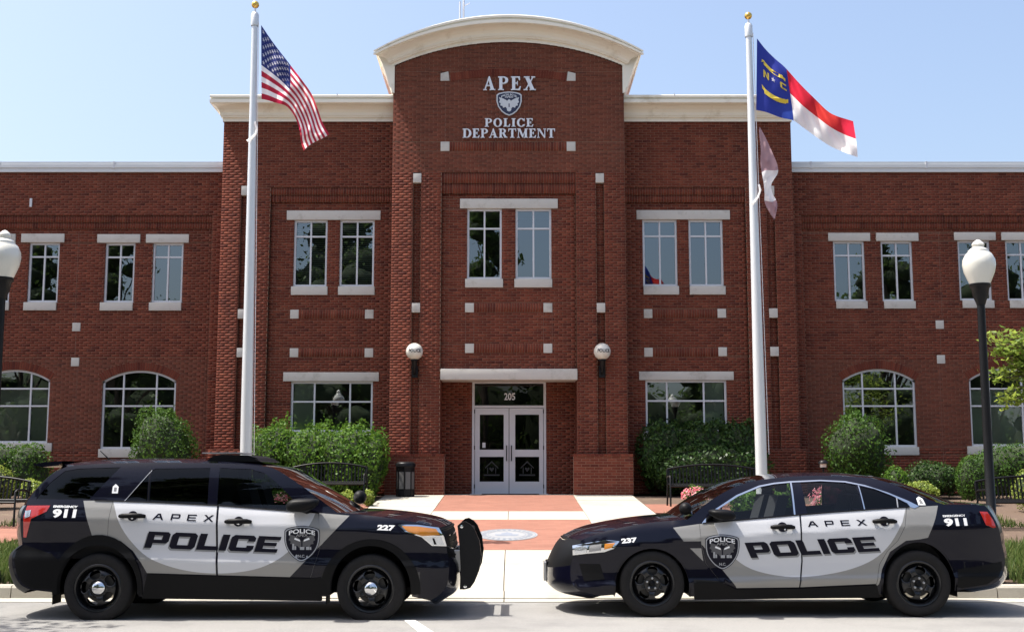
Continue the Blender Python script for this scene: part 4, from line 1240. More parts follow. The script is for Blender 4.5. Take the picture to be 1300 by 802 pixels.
# ------------------------------------------------------------------ SUV
YS, YC = 13.02, 13.99
xr, _ = at(122.5, 747, YS+.02); xf, _ = at(470, 748, YS+.02)
X0 = (xr+xf)/2
suv = empty('police_suv', (X0, YC, 0), 'black and white police SUV with push bumper facing right', 'police car')
zbf = lambda s: np.interp(s, [-2.4, -1.4, 1.2, 2.6], [1.27, 1.262, 1.135, 1.06])
low = pchip([(0.0, .90), (.18, .925), (.33, .952), (.45, .974), (.50, .982), (.56, .964), (.64, .960), (.74, .966), (.80, .972), (.835, .970), (.92, .941), (1.0, .902)], .016)
def Wsuv(S, Z):
    S = np.asarray(S, float); Z = np.asarray(Z, float); zb = zbf(S)
    wl_ = low(np.clip(Z/zb, 0, 1)); t = np.clip((Z-zb)/(1.70-zb), 0, 1.15)
    wu = .902-.10*t-.068*t**3.2
    w = np.where(Z > zb, wu, wl_)
    f = np.clip((S-1.62)/.92, 0, 1.15); r = np.clip((-S-1.75)/.75, 0, 1.15)
    w = w*(1-.27*f**2.7)*(1-.16*r**2.6)
    hood = np.clip((Z-(1.02-.10*f))/.10, 0, 1)*np.clip((S-1.15)/.2, 0, 1)       # fender tops roll inward
    return w-.03*hood**2
car = Car(suv, Wsuv, X0, YS, YC)
car.ye = lambda py: .06 if py > 640 else .06+(640-py)*.0042
SE = dict(
 rb=[(38, 748), (24, 741), (16, 727), (13.5, 711), (16, 700), (28, 691)],
 tg=[(28, 691), (25.5, 671), (26.5, 650), (31, 641)],
 rg=[(31, 641), (36, 632), (56, 612.5), (72, 599.5), (90, 591.5)],
 rf=[(90, 591.5), (130, 588.5), (180, 587), (230, 587), (280, 588), (315, 589.5), (336, 591.5)],
 ws=[(336, 591.5), (352, 595.5), (380, 613.5), (406, 633.5), (428, 650)],
 hd=[(428, 650), (460, 653), (490, 656.5), (520, 661), (545, 666), (557, 669.5)],
 gr=[(557, 669.5), (563, 680), (566, 692), (568, 705)],
 fb=[(568, 705), (570, 715), (569, 733), (566, 745), (556, 756), (546, 762)])
SCc = dict(
 rb=[(50, 748), (40, 741), (34, 727), (32, 711), (34, 700), (44, 691)],
 tg=[(44, 691), (42, 671), (43, 650), (47, 641)],
 rg=[(47, 641), (52, 632), (70, 613), (84, 600), (94, 588)],
 rf=[(94, 588), (130, 584), (180, 581.8), (230, 581.6), (275, 582.5), (312, 584.8), (340, 588)],
 ws=[(340, 588), (364, 593), (388, 605), (412, 617.5), (437, 632), (460, 646.5)],
 hd=[(460, 646.5), (480, 646.3), (515, 649), (545, 653.5), (563, 658.5), (572, 664)],
 gr=[(572, 664), (577, 675), (579, 690), (582, 705)],
 fb=[(582, 705), (586, 715), (586, 735), (581, 747), (569, 755), (558, 762)])
for k, nm, mt in (('rb', 'rear_bumper', 'plastic'), ('tg', 'tailgate', 'paint_black'), ('rg', 'rear_window', 'tint'), ('rf', 'roof', 'paint_black'),
                  ('ws', 'windscreen', 'mid'), ('hd', 'bonnet', 'paint_black'), ('gr', 'grille', 'plastic'), ('fb', 'front_bumper', 'paint_black')):
    car.patch(nm, SE[k], SCc[k], mt, ex=3.2 if k in ('gr', 'fb', 'rb', 'tg') else 2.4)
# flank outline
def edge_chain(E, order):
    out = []
    for k in order:
        c = smooth_curve([car.p(a, b, car.YS+car.ye(b)) for a, b in E[k]], 18)
        out += c[:-1]
    out.append(c[-1]); return out
ch = edge_chain(SE, ('rb', 'tg', 'rg', 'rf', 'ws', 'hd', 'gr', 'fb'))
hr, hf = car.p(122.5, 746.5), car.p(470, 747.5)
zbot = .24
def suv_outline(ahw=.435, ahh=.46):
    o_ = list(ch)
    o_ += [(hf[0]+ahw, zbot)]+arch_pts(hf, ahw, ahh)+[(hf[0]-ahw, zbot)]
    o_ += [(hr[0]+ahw, zbot)]+arch_pts(hr, ahw, ahh)+[(hr[0]-ahw, zbot+.04)]
    return o_
fd = car.pp([(276.2, 641.5), (320, 645), (365, 648.3), (403.5, 650.8), (405.5, 672), (406, 697), (401, 712), (394, 733.3), (276.2, 730)])
rd = car.pp([(141, 635.3), (200, 637.8), (274.2, 641.4), (274.2, 730), (186, 727.3), (179, 714), (168, 699), (153, 687), (136, 681.5), (137.5, 660)])
Yg = YS+.14
wq = car.pp([(48, 633), (64, 613), (82, 597.5), (100, 594.5), (152, 592.8), (116, 633.5)], Yg)
wr1 = car.pp([(162.5, 634.5), (172, 622), (189, 599), (189, 635.8)], Yg)
wr2 = car.pp([(192, 635.9), (192, 597), (197, 594.5), (266, 593.8), (265.5, 639.8)], Yg)
wf = car.pp([(277.5, 640.6), (278, 593.6), (318, 595.2), (335, 600), (352, 613), (368, 628), (380, 641), (383, 647.6), (340, 645)], Yg)
white = car.pp([(141, 620)]+smooth_curve([(142, 637), (152, 665), (167, 688), (190, 708), (230, 722.5), (275, 727.5), (320, 723), (352, 710), (378, 688), (394, 664), (400, 650)], 40)+[(404, 620)])
blackc = car.pp([(365, 735), (443, 654), (443, 770), (365, 770)])
tanf = car.pp([(404, 650.3), (441, 654.5), (400, 698), (404, 690)])
tanr = car.pp([(103.5, 634.6), (142, 634.6), (139, 684), (117, 681)])
body_regions = [(car.pp([(404.2, 650.9), (443, 654.2), (396, 703.5), (404.5, 700)]), 1), (car.pp([(103.5, 635.3), (141, 635.3), (137, 683), (117.5, 683)]), 1)]
for side in (-1, 1):
    car.lift('body', [suv_outline(), fd, rd, wq, wr1, wr2, wf], ['paint_black', 'vinyl_tan'], 0, side=side, regions=body_regions, rim=.02)
    inner = [(a, b) for a, b in suv_outline(.45, .475)]
    car.lift('inner_shell', [inset(inner, .012), inset(wq, -.004), inset(wr1, -.004), inset(wr2, -.004), inset(wf, -.004)], 'plastic', -.022, side=side, g=.12, d=.06)
    d1 = car.lift('front_door', [inset(fd, .0035)], ['vinyl_tan', 'paint_white', 'paint_black'], 0, side=side, regions=[(white, 1), (blackc, 2)], rim=.02)
    d2 = car.lift('rear_door', [inset(rd, .0035)], ['vinyl_tan', 'paint_white'], 0, side=side, regions=[(white, 1)], rim=.02)
    if side < 0: nd1, nd2 = d1, d2
    for nm, w_, mt in (('quarter_window', wq, 'tint'), ('rear_door_window', wr1, 'tint'), ('rear_door_window', wr2, 'tint'), ('front_door_window', wf, 'mid')):
        car.lift(nm, [inset(w_, -.004)], mt, -.006, side=side, g=.12)
    # wheel-arch cladding and sill
    for h_, ow, oh, nm in ((hr, .475, .555, 'wheel_arch_trim'), (hf, .525, .515, 'wheel_arch_trim')):
        ring = [(h_[0]+ow, zbot+.02)]+arch_pts(h_, ow, oh)+[(h_[0]-ow, zbot+.02)]
        ring += [(h_[0]-.425, zbot+.02)]+arch_pts(h_, .425, .45)[::-1]+[(h_[0]+.425, zbot+.02)]
        car.lift(nm, [ring], 'plastic', .018, side=side, rim=.10, g=.04)
    sill = [(hr[0]+.47, zbot-.02), (hf[0]-.52, zbot-.045), (hf[0]-.52, .44), car.p(394, 734), car.p(276, 730.8), car.p(187, 728)]
    car.lift('sill', [sill], 'plastic', .012, side=side, rim=.08)
    liner(car, hr, .435, .46, zbot, side); liner(car, hf, .435, .46, zbot, side)
    for h_ in (hr, hf): wheel(car, h_, .362, .955, True, side)
    bl = car.pp([(29, 691.5), (66, 703), (74, 710), (70, 748), (39, 747.5), (25, 740.5), (17, 727), (14.5, 711), (17, 700)])
    car.lift('bumper_corner', [bl], 'plastic', .006, side=side, rim=.01)
    # lamps
    hl = car.pp([(504.6, 665.4), (530, 665.8), (556.5, 669.6), (563, 681), (566.5, 693.5), (548, 692.7), (535, 681.5), (515, 675)])
    am = car.pp([(510, 667.2), (530, 667.8), (553, 671), (558.5, 679), (536, 680.2), (517, 674)])
    lo = car.pp([(538, 682), (560, 681.5), (564, 692.3), (549, 691.4)])
    H = car.lift('headlight', [hl], 'chrome', .004, side=side, g=.04)
    car.lift('indicator', [am], 'amber', .009, H, side=side, g=.04); car.lift('lamp_bowl', [lo], 'lamp', .009, H, side=side, g=.04)
    car.lift('lamp_divider', [car.pp([(548.5, 683), (551, 683), (554, 691), (551, 691)])], 'plastic', .012, H, side=side, g=0)
    tl = car.pp([(31, 641.7), (62, 641.3), (58, 649), (38, 658), (31, 682), (27, 682), (27.2, 655)])
    T_ = car.lift('tail_light', [tl], 'red', .006, side=side, g=.04, rim=.012)
    car.lift('reversing_lens', [car.pp([(29, 648), (37, 647), (36, 655), (29, 658)])], 'lamp', .010, T_, side=side, g=0)
# window trims and details on the near side
for a, b in (((160.5, 636.2), (192.5, 596.6)), ((190.5, 595), (190.8, 636.6))):
    car.lift('window_trim', [car.pp([(a[0]-.5, a[1]), (a[0]+.5, a[1]), (b[0]+.5, b[1]), (b[0]-.5, b[1])], Yg)], 'vinyl_silver' if a[1] > b[1] else 'plastic', .003, g=0)
tri = lambda y: car.p(*y)
handle(car, (168, 655), 33, nd2, 1); handle(car, (302.6, 662), 33, nd1, 1)
sh_off = (-1.8, 2.2)
quad = [(182.4, 694.7), (351, 701), (189, 674), (357.5, 681)]
car.text('lettering_shadow', [(a+sh_off[0], b+sh_off[1]) for a, b in quad], GB, 'POLICE', .10, 'vinyl_grey', .0016)
car.text('lettering', quad, GB, 'POLICE', .10, 'vinyl_black', .0032)
car.text('lettering', [(193, 659), (270.5, 661.8), (195, 651.2), (271.5, 653.6)], GW, 'APEX', 1.25, 'vinyl_black', .002)
car.btext('lettering', [(65.5, 656.8), (95.5, 657.2), (66.5, 645.6), (96.8, 646)], '911', 'vinyl_white', bold=.05)
car.btext('lettering', [(66, 643.9), (97, 644.5), (66.4, 641), (97.5, 641.6)], 'EMERGENCY', 'vinyl_white', bold=.04)
car.btext('lettering', [(478.5, 672.6), (500.5, 673.4), (479.3, 665.6), (501.5, 666.4)], '227', 'vinyl_white', bold=.05)
shield_badge(car, (361.3, 667, 405.2, 712.5), suv)
stk = car.pp([(139, 626), (139.5, 617.5), (143, 614), (147, 617.5), (146.5, 626)])
car.lift('pillar_sticker', [stk], 'vinyl_white', .003, g=0)
car.lift('pillar_sticker_mark', [car.pp([(141.2, 623.5), (141.5, 618.5), (144.8, 618.5), (144.5, 623.5)])], 'vinyl_grey', .0042, g=0)
def mirror(car, c, L_, h_, out, mat, d):
    s0, z0 = car.p(*c, car.YS-.08); w = float(car.W(np.array([s0]), np.array([z0]))[0])
    bm = bmesh.new(); bmesh.ops.create_uvsphere(bm, u_segments=20, v_segments=12, radius=1)
    for v in bm.verts:
        x, y, z = v.co; q = .55
        x = math.copysign(abs(x)**q, x); z = math.copysign(abs(z)**.62, z); y = math.copysign(abs(y)**.7, y)
        v.co = (s0+x*L_*(1-.25*(z < 0)*(-z)) + d*.04*z, -(w+out)+y*.13, z0+z*h_)
    bm.verts.index_update()
    mb = MB(); mb.add([v.co for v in bm.verts], [[v.index for v in f.verts] for f in bm.faces]); bm.free()
    m_ = mb.build('side_mirror', M[mat], car.root, 180)
    MB().tube([(s0+d*.05, -(w-.02), z0-h_*.9), (s0, -(w+out), z0-h_*.6)], [.04, .03], 8).build('mirror_stalk', M['plastic'], m_, 60)
    # far side
    f_ = m_.copy(); COL.objects.link(f_); f_.scale = (1, -1, 1)
mirror(car, (383, 641), .165, .072, .14, 'plastic', 1)
# rear spoiler, roof light bar, antennae
SPp = lambda px, py: car.p(px, py, YC)
sp = [SPp(66, 590), SPp(82, 586.8), SPp(105, 585.6), SPp(98, 591), SPp(80, 593)]
MB().prism(sp, -.60, .60).build('spoiler', M['paint_black'], suv, 40)
lb = empty('lb', (0, 0, 0)); bpy.data.objects.remove(lb)
SPq = lambda px, py: car.p(px, py, YC-.5)
Lb = MB(); a = [SPq(266, 582.5), SPq(271, 578.5), SPq(282, 576.5), SPq(314, 577.5), SPq(326, 581), SPq(329, 584)]
Lb.prism(a, -.52, .52)
LB = Lb.build('roof_light_bar', M['plastic'], suv, 30)
MB().prism([SPq(253, 575.2), SPq(254, 573.8), SPq(302, 573.6), SPq(303, 575.2)], -.40, .30).build('light_bar_cover', M['plate'], LB)
MB().prism([SPq(272, 590), SPq(272, 585.5), SPq(283, 585.5), SPq(283, 590)], -.74, -.66).build('light_bar_foot', M['chrome'], LB)
MB().prism([SPq(264, 585), SPq(269, 581.5), SPq(325, 582), SPq(333, 586)], -.56, .56).build('light_bar_base', M['plastic'], LB)
q = SPp(140, 583); MB().tube([(q[0], 0, q[1]-.01), (q[0]-.12, 0, q[1]+.10)], [.009, .004], 6).build('roof_antenna', M['plastic'], suv)
# far-side spotlight by the windscreen, glass wipers
q = SPp(455, 632); 
MB().lathe([(.001, -.09), (.05, -.08), (.075, -.03), (.08, .02), (.078, .04)], (q[0]-.06, .62, q[1]), 20, 'y').build('spotlight', M['plastic'], suv, 60)
# push bumper: two shaped uprights, cross tubes, brackets
yb = YS+.35
up = [car.p(a, b, yb) for a, b in ((580.5, 667), (585, 663), (590.5, 661.8), (597, 665.5), (602, 671), (608.6, 686.7), (611, 705), (608.6, 723), (602.6, 738), (597, 746), (590, 748), (583.5, 747.8), (584.5, 720), (583, 690))]
pb_ = MB().prism(up, -.60, -.50).build('push_bumper', M['blackmetal'], suv)
for yy in ((.50, .60),): MB().prism(up, *yy).build('upright', M['plastic'], pb_)
for fx, fy in ((596, 675), (603, 700), (600, 730)):
    c_ = car.p(fx, fy, yb); MB().tube([(c_[0], -.52, c_[1]), (c_[0], .52, c_[1])], .028, 12).build('cross_tube', M['blackmetal'], pb_, 60)
c_ = car.p(586, 706, yb); MB().bbox(c_[0]-.30, c_[0]+.02, -.46, -.40, c_[1]-.17, c_[1]+.06, .01).bbox(c_[0]-.3, c_[0]+.02, .40, .46, c_[1]-.17, c_[1]+.06, .01).build('bracket', M['plate'], pb_)
for fx, fy in ((586, 668), (590.5, 744)):
    c_ = car.p(fx, fy, yb); MB().lathe([(.001, -.005), (.018, -.003), (.02, .01)], (c_[0], -.602, c_[1]), 14, 'y').build('bolt', M['chrome'], pb_, 60)
# belt mouldings, grille bars
car.lift('belt_moulding', [car.pp([(118, 634.3), (200, 637.0), (275, 640.7), (365, 647.6), (404, 650.2), (404, 651.6), (365, 649), (275, 642.1), (200, 638.4), (118, 635.6)])], 'plastic', .006, rim=.01)
for k in range(5):
    f = k/4; a = car.p(573+7*f, 667+34*f, YC); b = car.p(559+8*f, 673+28*f, YS+.08)
    wv_ = float(Wsuv(np.array([b[0]]), np.array([b[1]]))[0])
    pts = [((b[0]+(a[0]-b[0])*(1-abs(u)**3.2))+.012, u*wv_*.95, b[1]+(a[1]-b[1])*(1-abs(u)**3.2)) for u in np.linspace(-1, 1, 15)]
    MB().tube(pts, .012, 6).build('grille_bar', M['chrome' if k in (1, 3) else 'plastic'], suv, 60)
for h_ in (hr, hf):
    MB().bbox(h_[0]-.47, h_[0]-.455, -.95, -.72, .16, .34, .004).build('mud_flap', M['plastic'], suv)
# underbody and cabin
MB().bbox(-2.2, 2.25, -.50, .50, .27, .60, .03).build('underbody', M['plastic'], suv)
MB().bbox(-1.0, .98, -.88, .88, .26, .5, .02).build('floor_pan', M['plastic'], suv)
MB().bbox(-2.3, 1.1, -.80, .80, .62, .98, .03).build('cabin_trim', M['seat'], suv)
MB().bbox(1.08, 1.6, -.78, .78, .8, 1.04, .05).build('dashboard', M['seat'], suv)
seats(car, (.30, -.75), 1.12)
MB().bbox(-.33, -.30, -.74, .74, .98, 1.58, .01).build('prisoner_partition', M['seat'], suv)

# ------------------------------------------------------------------ SEDAN
YS, YC = 13.27, 14.21
xf, _ = at(828.4, 745, YS+.02); xr, _ = at(1167.6, 742, YS+.02)
X0 = (xr+xf)/2+.03
sed = empty('police_sedan', (X0, YC, 0), 'black and white police sedan with chrome window trim facing left', 'police car')
zbf2 = lambda s: np.interp(s, [-2.6, -1.25, 1.4, 2.6], [.86, 1.04, 1.215, 1.22])
low2 = pchip([(0.0, .86), (.16, .89), (.27, .925), (.325, .950), (.345, .956), (.385, .937), (.50, .932), (.62, .938), (.72, .946), (.79, .946), (.90, .914), (1.0, .872)], .014)
def Wsed(S, Z):
    S = np.asarray(S, float); Z = np.asarray(Z, float); zb = zbf2(S)
    wl_ = low2(np.clip(Z/zb, 0, 1)); t = np.clip((Z-zb)/(1.52-zb), 0, 1.2)
    wu = .872-.145*t-.095*t**3
    w = np.where(Z > zb, wu, wl_)
    f = np.clip((-S-1.55)/.98, 0, 1.15); r = np.clip((S-1.75)/.72, 0, 1.15)
    w = w*(1-.31*f**2.6)*(1-.17*r**2.6)
    hood = np.clip((Z-(.92-.13*f))/.10, 0, 1)*np.clip((-S-1.05)/.2, 0, 1)
    return w-.03*hood**2
car = Car(sed, Wsed, X0, YS, YC)
car.ye = lambda py: .06 if py > 645 else .06+(645-py)*.0055
SE = dict(
 rb=[(1222, 747), (1256, 742), (1272, 732), (1278, 718), (1278, 706), (1273.5, 690)],
 tl=[(1273.5, 690), (1270, 675), (1265.5, 662), (1257.5, 648), (1250, 641)],
 dk=[(1250, 641), (1226, 640), (1198, 640)],
 rw=[(1198, 640), (1176, 633), (1150, 621.5), (1126, 612), (1104, 606.5)],
 rf=[(1104, 606.5), (1075, 604.3), (1040, 603.5), (1005, 604.5), (966, 608.5)],
 ws=[(966, 608.5), (945, 613), (920, 624), (900, 637), (884, 650), (873, 659)],
 hd=[(873, 659), (830, 662.5), (790, 669), (755, 678.5), (738, 686)],
 gr=[(738, 686), (733, 697), (728, 708), (725, 718)],
 fb=[(725, 718), (725, 733), (728, 743), (740, 751), (762, 756)])
SCc = dict(
 rb=[(1220, 747), (1248, 742), (1258, 732), (1262, 718), (1262, 706), (1258, 690)],
 tl=[(1258, 690), (1256, 675), (1252, 662), (1246, 648), (1242, 639.5)],
 dk=[(1242, 639.5), (1224, 637), (1201, 636)],
 rw=[(1201, 636), (1181, 629), (1151, 617), (1121, 607.6), (1100, 603.3)],
 rf=[(1100, 603.3), (1060, 599.6), (1015, 599), (985, 600.6), (962, 602.8)],
 ws=[(962, 602.8), (942, 605.5), (921, 611.3), (897, 622), (873, 635.5), (849, 652)],
 hd=[(849, 652), (800, 657), (755, 664.5), (731, 671.5), (716, 679)],
 gr=[(716, 679), (706, 690), (698, 705), (693, 717)],
 fb=[(693, 717), (693, 735), (699, 743), (712, 749.5), (742, 755)])
for k, nm, mt in (('rb', 'rear_bumper', 'paint_black'), ('tl', 'boot_panel', 'paint_black'), ('dk', 'boot_lid', 'paint_black'), ('rw', 'rear_window', 'mid'), ('rf', 'roof', 'paint_black'),
                  ('ws', 'windscreen', 'clear'), ('hd', 'bonnet', 'paint_black'), ('gr', 'grille', 'plastic'), ('fb', 'front_bumper', 'paint_black')):
    car.patch(nm, SE[k], SCc[k], mt, ex=3.0 if k in ('gr', 'fb', 'rb', 'tl') else 2.4)
ch = edge_chain(SE, ('rb', 'tl', 'dk', 'rw', 'rf', 'ws', 'hd', 'gr', 'fb'))
hf, hr = car.p(828.4, 744.6), car.p(1167.6, 742.5)
zbot = .215
def sed_outline(w1=.395, h1=.405, w2=.39, h2=.455):
    return list(ch)+[(hf[0]-w1, zbot+.02)]+arch_pts(hf, w1, h1)[::-1]+[(hf[0]+w1, zbot)]+[(hr[0]-w2, zbot+.02)]+arch_pts(hr, w2, h2)[::-1]+[(hr[0]+w2, zbot+.06)]
fd = car.pp([(888.5, 664.5), (930, 661), (970, 657.5), (1016.3, 653.5), (1016.8, 690), (1017.8, 712), (1015, 745.5), (934, 746.5), (912, 735), (896, 715), (890, 690)])
rd = car.pp([(1017.7, 653.4), (1060, 650), (1110, 646.5), (1153, 643.8), (1149, 668), (1140, 686), (1127, 699), (1117, 716), (1113, 741), (1016.2, 745.4), (1019, 712), (1018, 690)])
Yg = YS+.12
wv = car.pp([(893.5, 662.2), (906, 649.5), (914, 643.5), (914, 660.4)], Yg)
wf = car.pp([(916, 660.3), (916, 642), (936, 630.5), (966, 618.6), (985, 615), (1005, 613.2), (1005, 652.2)], Yg)
wr = car.pp([(1023, 650.8), (1019, 612.8), (1045, 611.2), (1075, 612.8), (1089, 615.8), (1093.5, 645.4)], Yg)
wq = car.pp([(1096, 645.2), (1093, 617), (1112, 621.5), (1132, 629.5), (1149, 639), (1152, 642.2)], Yg)
trim_o = [(889.5, 663.5), (893, 659), (908, 645.3), (935.5, 628), (965.5, 616), (985, 612.4), (1006, 610.4), (1045, 608.8), (1076, 610.3), (1100, 615.3), (1127, 624.6), (1151, 635), (1164, 641.8), (1158, 644.5)]
trim_i = [(1153, 642.8), (1149.5, 638), (1131, 628.2), (1111, 620), (1092, 615.3), (1075, 611.9), (1045, 610.3), (1006, 612.2), (985, 614.2), (966.3, 617.8), (937, 629.8), (911, 645.8), (897, 659), (894, 663.2)]
trim = car.pp(trim_o+trim_i, Yg)
white = car.pp([(905, 640)]+smooth_curve([(907, 664), (918, 690), (935, 710), (960, 724), (1000, 731.5), (1040, 730), (1080, 722), (1110, 709), (1130, 690), (1146, 662)], 40)+[(1153, 640)])
blackc = car.pp([(880, 680), (893, 693), (934, 743.5), (942, 760), (880, 760)])
stripe_ = car.pp([(880, 687), (890, 687), (890, 694), (880, 694)])
breg = [(car.pp([(855, 669.5), (888.3, 664.8), (889.8, 686.5), (868, 686.8)]), 1), (car.pp([(876, 695.5), (890.3, 695.5), (893, 712)]), 1),
        (car.pp([(1153, 643.8), (1193, 641.5), (1188, 658), (1178, 682), (1168, 684), (1150, 686), (1130, 700), (1120, 722), (1116, 741), (1112, 745), (1113, 716), (1149, 668)]), 1)]
for side in (-1, 1):
    car.lift('body', [sed_outline(), fd, rd, wv, wf, wr, wq], ['paint_black', 'vinyl_tan'], 0, side=side, regions=breg, rim=.02)
    car.lift('inner_shell', [inset(sed_outline(.41, .42, .405, .47), .012)]+[inset(w_, -.004) for w_ in (wv, wf, wr, wq)], 'plastic', -.022, side=side, g=.12, d=.06)
    d1 = car.lift('front_door', [inset(fd, .0035)], ['vinyl_tan', 'paint_white', 'paint_black'], 0, side=side, regions=[(white, 1), (blackc, 2)], rim=.02)
    d2 = car.lift('rear_door', [inset(rd, .0035)], ['vinyl_tan', 'paint_white'], 0, side=side, regions=[(white, 1)], rim=.02)
    if side < 0: nd1, nd2 = d1, d2
    for nm, w_, mt in (('vent_window', wv, 'clear'), ('front_door_window', wf, 'clear'), ('rear_door_window', wr, 'clear'), ('quarter_window', wq, 'tint')):
        car.lift(nm, [inset(w_, -.004)], mt, -.006, side=side, g=.12)
    car.lift('window_trim', [trim], 'chrome', .004, side=side, g=0, rim=.01)
    car.lift('pillar_trim', [car.pp([(1005.3, 611.5), (1007.4, 611.3), (1008, 653), (1006, 653.2)], Yg)], 'chrome', .003, side=side, g=0)
    car.lift('pillar_trim', [car.pp([(1091, 615.5), (1092.3, 615.8), (1096, 645.6), (1094.6, 645.7)], Yg)], 'chrome', .003, side=side, g=0)
    car.lift('window_divider', [car.pp([(1136.5, 631), (1138, 632), (1138, 643.6), (1136.5, 643.8)], Yg)], 'vinyl_silver', .003, side=side, g=0)
    sill = [(hf[0]+.46, zbot-.035), (hr[0]-.42, zbot-.01), car.p(1113, 742), car.p(1016, 746.5), car.p(934, 747.5), car.p(912, 737), (hf[0]+.44, .40)]
    car.lift('sill', [sill], 'plastic', .012, side=side, rim=.08)
    car.lift('bumper_corner', [car.pp([(1216, 722), (1276, 713), (1277, 720), (1271, 731), (1255, 741.5), (1222, 746.5), (1216, 745)])], 'plastic', .006, side=side, rim=.01)
    liner(car, hf, .395, .405, zbot, side); liner(car, hr, .39, .455, zbot, side)
    for h_ in (hr, hf): wheel(car, (h_[0], .352), .352, .935, False, side)
    hl = car.pp([(727.5, 693), (748, 689), (770, 685.2), (786.5, 686.6), (779.5, 696), (767.5, 700.5), (745, 703), (728, 705.5)])
    H = car.lift('headlight', [hl], 'chrome', .005, side=side, g=.04)
    car.lift('lamp_bowl', [car.pp([(730, 695), (746, 692), (745, 701.5), (730.5, 703.5)])], 'lamp', .010, H, side=side, g=.04)
    car.lift('lamp_bowl', [car.pp([(749, 692), (764, 689.5), (763, 698.5), (748, 700.8)])], 'vinyl_grey', .010, H, side=side, g=.04)
    car.lift('lamp_brow', [car.pp([(732, 692.6), (770, 685.8), (784, 687), (768, 689.2), (748, 692)])], 'plastic', .012, H, side=side, g=0)
    car.lift('indicator', [car.pp([(768, 690), (781, 688.6), (776.5, 695), (767, 697.5)])], 'amber', .010, H, side=side, g=0)
    tlp = car.pp([(1246, 649), (1256.5, 649.5), (1263.5, 660), (1267, 669), (1263, 670), (1253, 666)])
    car.lift('tail_light', [tlp], 'red', .008, side=side, g=.04, rim=.012)
    # lower air dam and fog-lamp pocket on the bumper side
    car.lift('fog_lamp_pocket', [car.pp([(736, 716), (762, 716), (768, 735), (742, 738)])], 'plastic', .003, side=side, g=.05)
handle(car, (993.7, 669), 30, nd1, 1); handle(car, (1123, 661.7), 30, nd2, 1)
quad = [(953.5, 707.8), (1117.5, 699), (945, 688.5), (1109, 680.5)]
car.text('lettering_shadow', [(a+1.6, b+2.2) for a, b in quad], GB, 'POLICE', .10, 'vinyl_grey', .0016)
car.text('lettering', quad, GB, 'POLICE', .10, 'vinyl_black', .0032)
car.text('lettering', [(1026, 668.4), (1101.5, 666.4), (1024.5, 661.3), (1099.5, 659)], GW, 'APEX', 1.25, 'vinyl_black', .002)
car.btext('lettering', [(1199.6, 667.8), (1228.6, 667), (1198, 657.8), (1227.5, 657)], '911', 'vinyl_white', bold=.05)
car.btext('lettering', [(1198, 656), (1227, 655.2), (1197.4, 653.4), (1226.4, 652.6)], 'EMERGENCY', 'vinyl_white', bold=.04)
car.btext('lettering', [(789.5, 689.6), (809, 687.6), (788.5, 683.4), (808.3, 681.6)], '237', 'vinyl_white', bold=.05)
shield_badge(car, (895, 677.8, 939.2, 722.6), sed)
car.lift('pillar_sticker', [car.pp([(1168, 641), (1166.5, 632.5), (1170, 630), (1174.5, 633), (1177.5, 641)])], 'vinyl_white', .003, g=0)
car.lift('pillar_sticker_mark', [car.pp([(1170.3, 639), (1169.3, 634.5), (1172, 633), (1174.5, 639)])], 'vinyl_grey', .0042, g=0)
mirror(car, (918, 653), .135, .058, .13, 'plastic', -1)
# spotlight on the driver's pillar
q = car.p(870.6, 645.4, YS+.12)
wq_ = -.80
sl_ = MB().lathe([(.001, -.075), (.035, -.068), (.062, -.035), (.070, .01), (.068, .03), (.0, .032)], (q[0], wq_, q[1]), 24, 'y').build('spotlight', M['plastic'], sed, 60)
MB().tube([(q[0]+.03, wq_+.02, q[1]-.03), (q[0]+.16, wq_+.10, q[1]-.10)], .018, 8).build('spotlight_arm', M['chrome'], sl_, 60)
car.lift('belt_moulding', [car.pp([(893, 663.2), (935, 659.6), (1007, 653.2), (1060, 649), (1120, 644.9), (1156, 642.9), (1156, 644.2), (1120, 646.2), (1060, 650.4), (1007, 654.6), (935, 661), (893, 664.6)])], 'plastic', .006, rim=.01)
# grille bars, plate
for k in range(7):
    f = k/6; a = car.p(714-15*f, 682+26*f, YC); b = car.p(737-8*f, 687+24*f, YS+.1)
    wv_ = float(Wsed(np.array([b[0]]), np.array([b[1]]))[0])
    pts = [((b[0]+(a[0]-b[0])*(1-abs(u)**3))-.012, u*wv_*.86, b[1]+(a[1]-b[1])*(1-abs(u)**3)) for u in np.linspace(-1, 1, 13)]
    MB().tube(pts, .010, 6).build('grille_bar', M['chrome' if k in (0, 6) else 'plastic'], sed, 60)
a = car.p(693, 712, YC); b = car.p(693, 735, YC)
MB().bbox(a[0]-.03, a[0]+.0, -.17, .17, b[1], a[1], .004).build('number_plate', M['plate'], sed)
MB().bbox(a[0]-.0, a[0]+.05, -.2, .2, b[1]-.01, a[1]+.01, .004).build('plate_holder', M['plastic'], sed)
MB().bbox(-2.2, 2.2, -.48, .48, .22, .55, .03).build('underbody', M['plastic'], sed)
MB().bbox(-1.0, 1.0, -.84, .84, .23, .5, .02).build('floor_pan', M['plastic'], sed)
MB().bbox(-1.2, 1.5, -.74, .74, .55, .80, .03).build('cabin_trim', M['seat'], sed)
MB().bbox(1.35, 2.1, -.70, .70, .6, 1.0, .03).build('parcel_shelf', M['seat'], sed)
MB().bbox(-1.75, -1.1, -.70, .70, .72, .93, .05).build('dashboard', M['seat'], sed)
seats(car, (-.28,), .98, mirror=-1); seats(car, (.72,), .98, w=.62, lat=(.34, -.34), mirror=-1)
q = [(-.85+.02*math.cos(t), -.38+.17*math.cos(t), .98+.16*math.sin(t)) for t in np.linspace(0, 2*PI, 20)]
MB().tube(q, .014, 8).build('steering_wheel', M['seat'], sed, 60)
